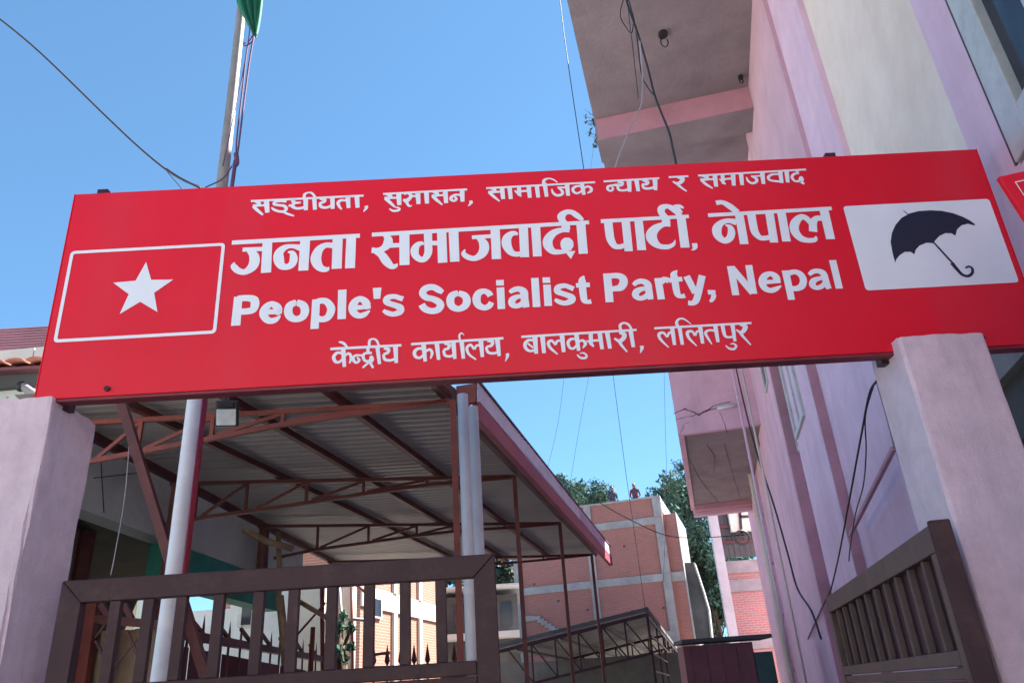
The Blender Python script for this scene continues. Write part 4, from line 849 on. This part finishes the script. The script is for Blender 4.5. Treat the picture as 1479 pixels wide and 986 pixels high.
# leftover stair line cast on the wall
s0 = ft(767, 895); s1 = ft(818, 912)
for k in range(9):
    t = s0[0] + (s1[0] - s0[0]) * (k + 1) / 10; z = s0[1] + .15 - (1.15) * k / 9
    fbox(t, t + .32, -.05, .09, z - .18, z).build('stair_tooth', M['concrete'], bb)
fbox(s0[0] - .4, s0[0] + .2, -.05, .08, s0[1] - .05, s0[1] + .2).build('stair_tooth', M['concrete'], bb)
# bare brick courses standing out as putlog holes
for px, py in ((805, 869), (912, 884), (957, 879), (847, 882), (900, 790), (770, 845)):
    t, z = ft(px, py); fbox(t, t + .12, -.02, .012, z, z + .1).build('putlog_hole', M['crack'], bb)
# grey stair tower at its right
st = thing('stair_tower', fw_(tR + 2, -5, 0), 'grey rendered wall with sloping lit edge right of the brick building', 'building')
a_ = [fpt(980, 812, -1), fpt(1001, 812, -1), fpt(1015, 855, -1), fpt(1022, 880, -1), fpt(1027, 925, -1), fpt(990, 925, -1)]
m = MB(); dpt = -FN * 1.2
vs = [p for p in a_] + [p + dpt for p in a_]; k = len(a_)
m.add(vs, [tuple(range(k)), tuple(range(2 * k - 1, k - 1, -1))] + [(j, (j + 1) % k, k + (j + 1) % k, k + j) for j in range(k)])
m.build('wall', M['darkhouse'], st)
for j in (1, 2, 3):
    p_, q_ = a_[j] + FN * .1, a_[j + 1] + FN * .1
    m = MB(); m.obox(p_, q_ - p_, FB * .07, -FN * 1.0); m.build('parapet', M['concrete'], st)
# people standing on the roof
def person(px, py, lab, shirt, turn):
    c = fpt(px, py, -.6); z0 = zT + .0
    root = thing('person', (c[0], c[1], z0 - .75), lab, 'person')
    base = np.array([c[0], c[1], z0 - .75])
    ca, sa_ = math.cos(turn), math.sin(turn)
    def W(x, y, z): return base + np.array([x * ca - y * sa_, x * sa_ + y * ca, z])
    J = {'pel': (0, 0, .92), 'sp': (0, 0, 1.15), 'ch': (0, .02, 1.38), 'nk': (0, .02, 1.50), 'hd': (0, -.01, 1.63), 'top': (0, 0, 1.74),
         'ls': (-.19, .02, 1.42), 'le': (-.25, .03, 1.14), 'lw': (-.16, -.16, 1.00), 'rs': (.19, .02, 1.42), 're': (.26, .03, 1.13), 'rw': (.14, -.18, 1.02),
         'lh': (-.1, 0, .88), 'lk': (-.11, -.03, .48), 'la': (-.12, .02, .08), 'lt': (-.13, -.16, .03), 'rh': (.1, 0, .88), 'rk': (.12, -.02, .48), 'ra': (.13, .03, .08), 'rt': (.15, -.15, .03)}
    Rr = dict(pel=.15, sp=.14, ch=.17, nk=.06, hd=.105, top=.07, ls=.075, le=.05, lw=.035, rs=.075, re=.05, rw=.035, lh=.09, lk=.06, la=.04, lt=.03, rh=.09, rk=.06, ra=.04, rt=.03)
    E_ = [('pel', 'sp'), ('sp', 'ch'), ('ch', 'nk'), ('nk', 'hd'), ('hd', 'top'), ('ch', 'ls'), ('ls', 'le'), ('le', 'lw'), ('ch', 'rs'), ('rs', 're'), ('re', 'rw'), ('pel', 'lh'), ('lh', 'lk'), ('lk', 'la'), ('la', 'lt'), ('pel', 'rh'), ('rh', 'rk'), ('rk', 'ra'), ('ra', 'rt')]
    keys = list(J); me = bpy.data.meshes.new('body')
    me.from_pydata([(W(*J[k_]) - base).tolist() for k_ in keys], [(keys.index(a), keys.index(b)) for a, b in E_], [])
    o = bpy.data.objects.new('body', me); col.objects.link(o); o.parent = root; WPOS[o.name] = Vector(base)
    md = o.modifiers.new('skin', 'SKIN')
    for i, k_ in enumerate(keys): me.skin_vertices[0].data[i].radius = (Rr[k_], Rr[k_] * .8)
    me.skin_vertices[0].data[0].use_root = True
    o.modifiers.new('sub', 'SUBSURF').levels = 1
    # shirt and trousers by height, skin for head
    me.materials.append(M[shirt])
    m = MB(); vs = []; fs = []
    for sgn in (-1, 1):
        for f_ in range(5):
            b0 = W(sgn * .15, -.17, 1.0); m.tube([b0, b0 + np.array([(f_ - 2) * .012, -.03, -.05]), b0 + np.array([(f_ - 2) * .014, -.03, -.08 - .006 * (2 - abs(f_ - 2))])], .009, 4)
    m.build('hand', M['skin'], root)
    def ball(c_, rx, ry, rz, nm, mm, z_from=-1):
        m = MB(); vs = []; nu_, nv_ = 10, 7
        for j in range(nv_ + 1):
            ph = math.pi * j / nv_
            for i in range(nu_): vs.append(W(c_[0] + rx * math.sin(ph) * math.cos(2 * math.pi * i / nu_), c_[1] + ry * math.sin(ph) * math.sin(2 * math.pi * i / nu_), c_[2] + rz * math.cos(ph) * (1 if math.cos(ph) > z_from else .2)))
        m.add(vs, [(j * nu_ + i, j * nu_ + (i + 1) % nu_, (j + 1) * nu_ + (i + 1) % nu_, (j + 1) * nu_ + i) for j in range(nv_) for i in range(nu_)])
        m.build(nm, mm, root, smooth=True)
    ball((0, -.02, 1.64), .085, .10, .12, 'face', M['skin']); ball((0, .015, 1.68), .095, .105, .11, 'hair', M['hair'])
person(886, 725, 'person in dark shirt at the roof edge, nearer the middle of the brick building', 'cloth1', .3)
person(918, 721, 'person in maroon shirt at the roof edge, nearer the right corner of the brick building', 'cloth2', -.3)

# ------------------------------------------------------------------ trees
def tree(px, py, Y_, rx, rz, lab, n=2600, mm='leaf', hgt=None, clumps=26, leaf=.28, conical=False):
    c = atY(px, py, Y_)
    root = thing('tree', (c[0], c[1], 0), lab, 'tree', 'trees beyond the brick building')
    cl = []
    for k in range(clumps):
        for _ in range(50):
            v = np.array([random.uniform(-1, 1), random.uniform(-1, 1), random.uniform(-1, 1)])
            if np.linalg.norm(v) < 1: break
        w_ = 1 - (.55 * (v[2] + 1) / 2 if conical else 0)
        cl.append((c + v * np.array([rx * w_, rx * w_ * .8, rz]), random.uniform(.22, .42) * rx))
    tr = MB(); base_ = np.array([c[0], c[1], 0]); top = c + UP * rz * .5
    mid = (base_ + top) / 2 + np.array([.2, 0, 0])
    tr.tube([base_, mid, top], [.035 * rz + .18, .025 * rz + .1, .06], 8)
    tr.build('trunk', M['bark'], root, smooth=True)
    lm = MB()
    for cc, r in cl[::2]:
        st_ = base_ + (top - base_) * random.uniform(.5, .9); lm.tube([st_, (st_ + cc) / 2 - UP * .2, cc], [.08, .05, .02], 5)
    lm.build('limbs', M['bark'], root)
    V_ = []; F_ = []
    for i in range(n):
        cc, r = random.choice(cl)
        d = np.array([random.gauss(0, 1) for _ in range(3)]); d /= np.linalg.norm(d)
        p_ = cc + d * r * random.uniform(.55, 1.05)
        a1 = np.array([random.gauss(0, 1) for _ in range(3)]); a1 /= np.linalg.norm(a1); a2 = np.cross(a1, d + .3 * a1 + .1); a2 /= np.linalg.norm(a2) + 1e-9
        L_ = leaf * random.uniform(.5, 1.2); b_ = len(V_)
        V_ += [p_ - a1 * L_, p_ + a2 * L_ * .45, p_ + a1 * L_, p_ - a2 * L_ * .45]; F_.append((b_, b_ + 1, b_ + 2, b_ + 3))
    MB().add(V_, F_).build('crown', M[mm], root)
tree(848, 722, 52, 2.0, 1.1, 'rounded green tree showing over the roof left of the two people', 3500, clumps=22, leaf=.16)
tree(812, 716, 55, 1.4, 1.2, 'small green tree just above the canopy fascia', 2500, clumps=14, leaf=.16)
tree(1004, 795, 46, 3.2, 5.4, 'tall dense green tree between the brick building and the far balcony', 16000, clumps=85, leaf=.17)
tree(1030, 880, 44, 1.5, 3.0, 'paler lower tree beneath the far balcony', 5000, clumps=30, leaf=.15)
tree(975, 722, 52, 1.8, 1.7, 'tree top peeping over the right corner of the brick building', 3500, clumps=20, leaf=.16)
tree(728, 832, 46, 2.4, 2.6, 'dark tree seen under the canopy left of the brick building', 5000, 'leafdark', clumps=30, leaf=.17)
tree(625, 850, 40, 1.6, 1.2, 'dark green tree seen over the second gate', 3500, 'leafdark', clumps=20, leaf=.15)
tree(487, 925, 13, .28, .55, 'slim bright green sapling between the cream column and lit wall', 900, clumps=14, leaf=.05)

# ------------------------------------------------------------------ weathered house behind, seen through the bars
HY = 30
wh = thing('weathered_house', atY(690, 986, HY)[:2].tolist() + [0], 'dark weathered house with pale floor slabs left of the brick building', 'building')
def ybox(px0, py0, px1, py1, y0, dy, name, mm, par, extra=0, lab=None):
    a_ = atY(px0, py0, y0); b_ = atY(px1, py1, y0); a_[0] = atY(px0, min(py0, py1), y0)[0]; b_[0] = atY(px1, min(py0, py1), y0)[0]
    return MB().box(min(a_[0], b_[0]), max(a_[0], b_[0]), y0 - extra, y0 + dy, min(a_[2], b_[2]), max(a_[2], b_[2])).build(name, M[mm], par, label=lab)
ybox(600, 866, 747, 1060, HY, 5, 'wall', 'darkhouse', wh)
ybox(600, 858, 752, 846, HY, 5, 'floor_slab', 'white', wh, 1.0)
ybox(600, 930, 750, 912, HY, 5, 'floor_slab', 'white', wh, 1.0)
ybox(655, 905, 672, 872, HY, .5, 'window', 'glass', wh, .05); ybox(722, 905, 738, 868, HY, .5, 'window', 'glass', wh, .05)
ybox(622, 912, 640, 880, HY, .5, 'window', 'glass', wh, .05); ybox(690, 905, 706, 872, HY, .5, 'window', 'glass', wh, .05)

# sunlit brick wing whose face runs away from us, seen through the gate
BRD = brick_mat('lit_brick', DD, (.36, .15, .10), (.32, .13, .09), (.40, .26, .20))
LB = float(atY(600, 900, 24) @ DN)
bw = thing('brick_wing', dw(22, LB - 2, 0), 'sunlit brick wing with cream columns and small window seen through gate bars', 'building')
def lt(px, py): return sz(px, py, LB)
sa0 = lt(520, 900)[0]; sa1 = lt(638, 930)[0]
zz = lt(605, 880)[1]
print('wing', LB, sa0, sa1, zz, lt(540, 850), lt(605, 815))
MB().lbox(sa0, sa1, LB - 4, LB, 0, zz + 2.4).build('wall', BRD, bw)
MB().lbox(sa0, sa1, LB - .1, LB + .05, zz - .25, zz + .25).build('floor_beam', M['creamwall'], bw)
for px in (568, 605):
    s = lt(px, 910)[0]; MB().lbox(s - .12, s + .12, LB - .1, LB + .08, 0, zz - .252).build('column', M['creamwall'], bw); MB().lbox(s - .12, s + .12, LB - .1, LB + .08, zz + .252, zz + 2.4).build('column', M['creamwall'], bw)
s, z = lt(542, 875); s0_, s1_ = lt(537, 880)[0], lt(549, 880)[0]
w_ = MB().lbox(s0_, s1_, LB + .002, LB + .06, lt(542, 892)[1], lt(542, 862)[1]).build('window', M['white'], bw)
MB().lbox(s0_ + .12 * (s1_ - s0_), s1_ - .12 * (s1_ - s0_), LB + .062, LB + .07, lt(542, 889)[1], lt(542, 865)[1]).build('pane', M['glass'], w_)

# pale walls behind the canopy
rw = thing('rear_house', atY(400, 986, 13.5)[:2].tolist() + [0], 'pale rear house wall behind the canopy with window, partly in sunshine', 'building')
ybox(335, 1080, 428, 850, 13.5, .25, 'wall', 'white', rw)
ybox(150, 1080, 252, 862, 13.5, .25, 'wall', 'leftwall', rw)
ybox(252, 1080, 335, 878, 13.6, .25, 'wall', 'white', rw)
ybox(428, 1080, 470, 842, 13.5, .25, 'wall', 'creamwall', rw)
w_ = ybox(345, 905, 366, 866, 13.45, .04, 'window', 'alu', rw); ybox(347.5, 902, 363.5, 869, 13.43, .015, 'pane', 'glass', w_) if False else None
a_ = atY(347.5, 902, 13.43); b_ = atY(363.5, 869, 13.43); MB().box(a_[0], b_[0], 13.43, 13.445, a_[2], b_[2]).build('pane', M['glass'], w_)
cc = thing('cream_column', atY(503, 986, 14)[:2].tolist() + [0], 'sunlit cream concrete column with rusty scaffold tubes tied to it', 'column')
ybox(495, 1100, 511, 838, 14, .3, 'shaft', 'creamwall', cc)
for P in (((489, 835), (499, 985)), ((508, 838), (509, 985)), ((485, 892), (530, 895)), ((512, 842), (530, 856))):
    MB().tube([atY(x, y, 13.85) for x, y in P], .03, 8).build('tube', M['redox2' if P[0][0] > 500 else 'greypole'], cc, smooth=True)
ybox(300, 1000, 330, 944, 15, .1, 'fill', 'white', rw) if False else None

# tan tarpaulin and its red frame at lower left
tp = thing('tarpaulin_screen', atY(180, 986, 6.3)[:2].tolist() + [0], 'tan cloth screen on red steel frame behind the left end of the gate', 'screen')
a_ = atY(122, 986, 6.3); b_ = atY(240, 905, 6.3)
vs = []; nx, nz = 30, 12
for j in range(nz + 1):
    for i in range(nx + 1):
        vs.append((a_[0] + (b_[0] - a_[0]) * i / nx, 6.3 + .035 * math.sin(i * .9) + .02 * math.sin(i * 2.3 + j), b_[2] - (b_[2] - .6) * j / nz))
MB().add(vs, [(j * (nx + 1) + i, j * (nx + 1) + i + 1, (j + 1) * (nx + 1) + i + 1, (j + 1) * (nx + 1) + i) for j in range(nz) for i in range(nx)]).build('cloth', M['tan'], tp, smooth=True)
for P, w_, mm in ((((136, 868), (118, 990)), .075, 'redox2'), (((130, 893), (250, 903)), .06, 'redox'), (((175, 862), (158, 990)), .03, 'maroon'), (((146, 872), (158, 892)), .04, 'maroon'), (((180, 872), (190, 893)), .04, 'maroon'),
                  (((138, 925), (152, 950)), .018, 'maroon'), (((183, 910), (200, 948)), .018, 'maroon'), (((203, 918), (165, 962)), .012, 'maroon'), (((153, 900), (138, 920)), .014, 'maroon')):
    MB().bar(atY(*P[0], 6.2), atY(*P[1], 6.2), w_).build('frame_bar', M[mm], tp)

# spiked red fence behind the gate
fa = atY(262, 915, 6.6); fb = atZ(470, 952, float(fa[2])); fz = float(fa[2])
fe = thing('spiked_fence', ((fa + fb) / 2)[:2].tolist() + [0], 'low red iron fence topped with spear points behind the gate bars', 'fence')
fd = fb - fa; FL = np.linalg.norm(fd); fd /= FL; fnn = np.cross(fd, UP)
MB().bar(fa, fb, .06, .07).build('rail', M['redox'], fe); MB().bar(fa - UP * .9, fb - UP * .9, .05, .05).build('rail', M['redox'], fe)
ns = 15; first = None
for k in range(ns):
    c = fa + fd * (FL * (k + .4) / ns)
    m = MB(); r = .018
    a1, a2 = fd * r, fnn * r
    lo_, mid, hi = c + UP * .035, c + UP * .09, c + UP * .20
    m.add([lo_ - a1 * .5 - a2 * .5, lo_ + a1 * .5 - a2 * .5, lo_ + a1 * .5 + a2 * .5, lo_ - a1 * .5 + a2 * .5, mid - a1 * 1.6, mid - a2 * .6, mid + a1 * 1.6, mid + a2 * .6, hi],
          [(0, 1, 5, 4), (1, 2, 6, 5), (2, 3, 7, 6), (3, 0, 4, 7), (4, 5, 8), (5, 6, 8), (6, 7, 8), (7, 4, 8), (3, 2, 1, 0)])
    m.build('spear_point', M['redox'], fe)
    MB().bar(c - UP * .035, c - UP * .9, .018).build('picket', M['redox'], fe)
    if k % 2 == 0 and k < ns - 1:
        c2_ = c + fd * FL / ns
        MB().bar(c + UP * .14 - fd * .02, c + fd * (FL / ns) + UP * .03, .03, .03).build('brace', M['redox'], fe)
MB().bar(fa - UP * .10 + fnn * .5, fb - UP * .10 + fnn * .5, .02, .9, upv=(0, 0, 1)).build('sheet', M['maroon'], fe) if False else None
# low red sheet roof beyond that fence
lr = thing('red_lean_to', ((fa + fb) / 2)[:2].tolist() + [0], 'low rusty red sheet lean to roof behind the spiked fence', 'shed')
p_ = atY(225, 925, 7.4); q_ = atY(480, 975, 9.0)
for k in range(6):
    a0_ = p_ + (q_ - p_) * k / 6; a1_ = p_ + (q_ - p_) * (k + .94) / 6
    MB().hexa([a0_ - UP * 1.0, a1_ - UP * 1.0, a1_ - UP * 1.0 + np.array([0, .03, 0]), a0_ - UP * 1.0 + np.array([0, .03, 0]), a0_, a1_, a1_ + np.array([0, .03, 0]), a0_ + np.array([0, .03, 0])]).build('sheet', M['maroon' if k % 2 else 'redox'], lr)
for k in (0, 2, 4):
    a0_ = p_ + (q_ - p_) * (k + .5) / 6; MB().bar(a0_ - UP * 1.05 + np.array([0, .05, 0]), np.array([a0_[0], a0_[1] + .05, 0]), .06).build('post', M['redox'], lr)
# second spear tipped rail further right
fa = atY(530, 958, 9); fb = atY(705, 952, 9)
f2 = thing('spiked_fence', ((fa + fb) / 2)[:2].tolist() + [0], 'further length of red fence with small spear points, right of the cream column', 'fence')
MB().bar(fa - UP * .05, fb - UP * .05, .05).build('rail', M['redox'], f2)
for k in range(9):
    c = fa + (fb - fa) * (k + .5) / 9
    m = MB(); m.add([c + np.array([-.03, 0, .02]), c + np.array([0, -.02, .02]), c + np.array([.03, 0, .02]), c + np.array([0, .02, .02]), c + UP * .2, c + np.array([0, 0, -.04])], [(0, 1, 4), (1, 2, 4), (2, 3, 4), (3, 0, 4), (1, 0, 5), (2, 1, 5), (3, 2, 5), (0, 3, 5)])
    m.build('spear_point', M['redox'], f2)
    MB().bar(c - UP * .04, [c[0], c[1], 1.2], .02).build('picket', M['redox'], f2)
MB().bar(atY(538, 945, 9), atY(563, 942, 9), .03).build('rail', M['redox'], f2)
# bamboo props under the canopy
for P, yy, r, lab in ((((352, 765), (385, 781), (423, 792)), 8.6, .035, 'thick bamboo pole sticking out sideways under the canopy'),
                      (((384, 750), (381, 810), (380, 850)), 9.4, .05, 'dark upright post under the left side of the canopy'),
                      (((404, 860), (409, 910), (414, 985)), 8.8, .045, 'upright bamboo prop seen between the gate bars'),
                      (((432, 868), (452, 880), (486, 900)), 10, .03, 'slanting bamboo pole in front of the lit wall'),
                      (((402, 768), (404, 840), (402, 870)), 9, .03, 'thin upright bamboo under the canopy next to the dark post')):
    tag(MB().tube([atY(x, y, yy) for x, y in P], r, 8).build('bamboo_pole', M['bamboo' if 'bamboo' in lab else 'maroon'], smooth=True), lab, 'pole')
for P, yy, lab in ((((465, 848), (466, 985)), 11, 'rusty upright tube in front of the lit cream wall, left one'), (((452, 905), (448, 985)), 10, 'short rusty upright tube at the fence end'), (((408, 940), (470, 870)), 10.5, 'thin slanting rod crossing in front of the lit wall')):
    tag(MB().tube([atY(x, y, yy) for x, y in P], .03 if 'thin' not in lab else .015, 8).build('rusty_tube', M['redox2'], smooth=True), lab, 'tube')

# ------------------------------------------------------------------ lower shed
S0 = 17.0
A = atY(716, 937, S0); B = atY(934, 883, S0); Cc = atZ(981, 942, float(B[2])); dv = Cc - B; Dd = A + dv
ls = thing('lower_shed', ((A + Cc) / 2)[:2].tolist() + [0], 'lower steel shed with sloping sheet roof and bare lattice below the brick building', 'shed')
nS = 7
for k in range(nS):
    a0_ = B + dv * k / nS; a1_ = B + dv * (k + .99) / nS; wv = A - B
    n_ = 6; vs = []
    for j in range(n_ + 1):
        p_ = a0_ + (a1_ - a0_) * j / n_ + UP * (.02 * (j % 2))
        vs += [p_, p_ + wv]
    o = MB().add(vs, [(2 * j, 2 * j + 1, 2 * j + 3, 2 * j + 2) for j in range(n_)]).build('roof_sheet', M['sheetdark'], ls); sm = o.modifiers.new('t', 'SOLIDIFY'); sm.thickness = .003
for k in range(4):
    a0_ = B + dv * k / 3 - UP * .06; MB().bar(a0_, a0_ + (A - B), .06, .07).build('rafter', M['gate'], ls)
    a1_ = a0_ - UP * .75; MB().bar(a1_, a1_ + (A - B) * .9, .05, .05).build('truss_chord', M['gate'], ls)
    for j in range(6):
        p_ = a1_ + (A - B) * (j / 6.5); q_ = a0_ + (A - B) * (j / 6.5); r_ = a0_ + (A - B) * ((j + 1) / 6.5)
        MB().bar(p_, q_, .035).build('truss_strut', M['gate'], ls); MB().bar(p_, r_, .03).build('truss_brace', M['gate'], ls)
for k in range(4):
    a0_ = B + (A - B) * (k / 3.5) - UP * .10; MB().bar(a0_, a0_ + dv, .05, .05).build('purlin', M['gate'], ls)
for k in range(8):
    a0_ = B + dv * k / 7 - UP * .06; MB().bar(a0_, [a0_[0], a0_[1], 0], .05 if k % 3 == 0 else .035).build('post', M['gate'], ls)
for h_ in (.45, .8, 1.15): MB().bar(B - UP * h_, Cc - UP * h_, .035).build('side_rail', M['gate'], ls)
MB().bar(B + UP * .05, Cc + UP * .05, .06, .10).build('edge_trim', M['darkhouse'], ls); MB().bar(B + UP * .05, A + UP * .05, .05, .08).build('edge_trim', M['darkhouse'], ls)
for k in (3, ):
    a0_ = A + dv * k / 3; MB().bar(a0_, [a0_[0], a0_[1], 0], .06).build('post', M['gate'], ls)
# dark wall low behind the shed
ybox(1010, 1100, 700, 960, 24, .2, 'boundary_wall', 'darkhouse', None)
o = bpy.data.objects['boundary_wall']; tag(o, 'dark boundary wall low behind the lower shed', 'wall')
# maroon kiosk
ks = thing('maroon_kiosk', atY(1050, 986, 13.6)[:2].tolist() + [0], 'dark maroon metal kiosk with green shutter at the end of the lane', 'kiosk')
ybox(985, 1200, 1086, 926, 13.6, .5, 'body', 'maroon', ks)
a_ = atY(1086, 930, 13.55); b_ = atY(1115, 930, 13.55)
MB().box(a_[0] + .01, b_[0], 13.6, 14.1, 0, a_[2] - .12).build('shutter', M['shutter'], ks)
a_ = atY(984, 923, 13.5); b_ = atY(1116, 923, 13.5); MB().box(a_[0], b_[0], 13.5, 14.2, a_[2] - .06, a_[2] - .0).build('roof', M['darkhouse'], ks)
for px in (1000, 1022, 1044, 1066):
    x = float(atY(px, 950, 13.6)[0]); MB().box(x, x + .03, 13.575, 13.598, 0, float(atY(px, 934, 13.6)[2])).build('rib', M['maroon'], ks)

# ------------------------------------------------------------------ far house under the balcony
FY = 27
BRF = brick_mat('far_brick', (1, 0, 0), (.44, .19, .17), (.38, .16, .15), (.40, .33, .31))
fh = thing('far_brick_house', atY(1070, 986, FY)[:2].tolist() + [0], 'narrow brick house with sheet clad top storey and lit window under far balcony', 'building')
def yb(px0, py0, px1, py1, y0, y1, nm, mm, par=None):
    a_ = atY(px0, py0, y0); b_ = atY(px1, py1, y0)
    return MB().box(min(a_[0], b_[0]), max(a_[0], b_[0]), y0, y1, min(a_[2], b_[2]), max(a_[2], b_[2])).build(nm, M[mm] if isinstance(mm, str) else mm, par or fh)
x0 = float(atY(1050, 860, FY)[0]); x1 = float(atY(1140, 900, FY)[0]); zt_ = float(atY(1050, 812, FY)[2])
kx_ = x0 / FY * 5 + .3
MB().hexa([(x0, FY, 0), (x1, FY, 0), (x1 + kx_, FY + 5, 0), (x0 + kx_, FY + 5, 0), (x0, FY, zt_), (x1, FY, zt_), (x1 + kx_, FY + 5, zt_), (x0 + kx_, FY + 5, zt_)]).build('wall', BRF, fh)
xc = float(atY(1040, 850, FY)[0])
MB().box(xc, xc + .32, FY - .1, FY + .05, 0, float(atY(1030, 735, FY)[2])).build('column', M['white'], fh)
for py in (842, 815, 925):
    z = float(atY(1060, py, FY)[2]); MB().box(xc + .325, x1, FY - .06, FY + .2, z - .28, z + .12).build('floor_beam', M['concrete'], fh)
zA = float(atY(1050, 806, FY)[2]); zB = float(atY(1050, 738, FY)[2]); xw = float(atY(1061, 760, FY)[0]); nn = 9
for r_ in range(3):
    za = zA + (zB - zA) * r_ / 3 + .03; zb_ = zA + (zB - zA) * (r_ + 1) / 3 - .03
    for k in range(nn):
        xa = xc + .34 + (xw + 1.2 - xc - .34) * k / nn; MB().box(xa, xa + (xw + 1.2 - xc - .34) / nn - .015, FY + .02 * (k % 2), FY + .05 + .02 * (k % 2), za, zb_).build('cladding_sheet', M['darkhouse'], fh)
    MB().box(xc + .34, xw + 1.2, FY - .05, FY + .02, zb_ - .01, zb_ + .06).build('rail', M['redox'], fh)
w_ = yb(1057, 769, 1090, 731, FY - .15, FY - .05, 'window', M['brightpane']); 
for P in (((1068, 733), (1071, 770)), ((1068, 746), (1092, 745)), ((1057, 770), (1094, 768))):
    MB().bar(atY(*P[0], FY - .2), atY(*P[1], FY - .2), .08).build('window_bar', M['black'], w_)
c = atY(1072, 776, FY - .6); MB().tube([c + (np.array([1, 0, 0]) * math.cos(t) + UP * math.sin(t)) * .24 for t in np.linspace(0, 2 * math.pi, 20)], .035, 6, cap=False).build('ring', M['black'], fh, smooth=True)
for o in list(col.objects):
    if o.type == 'MESH' and o.parent is None and not o.get('kind') and not o.get('category'): print('UNTAGGED', o.name)
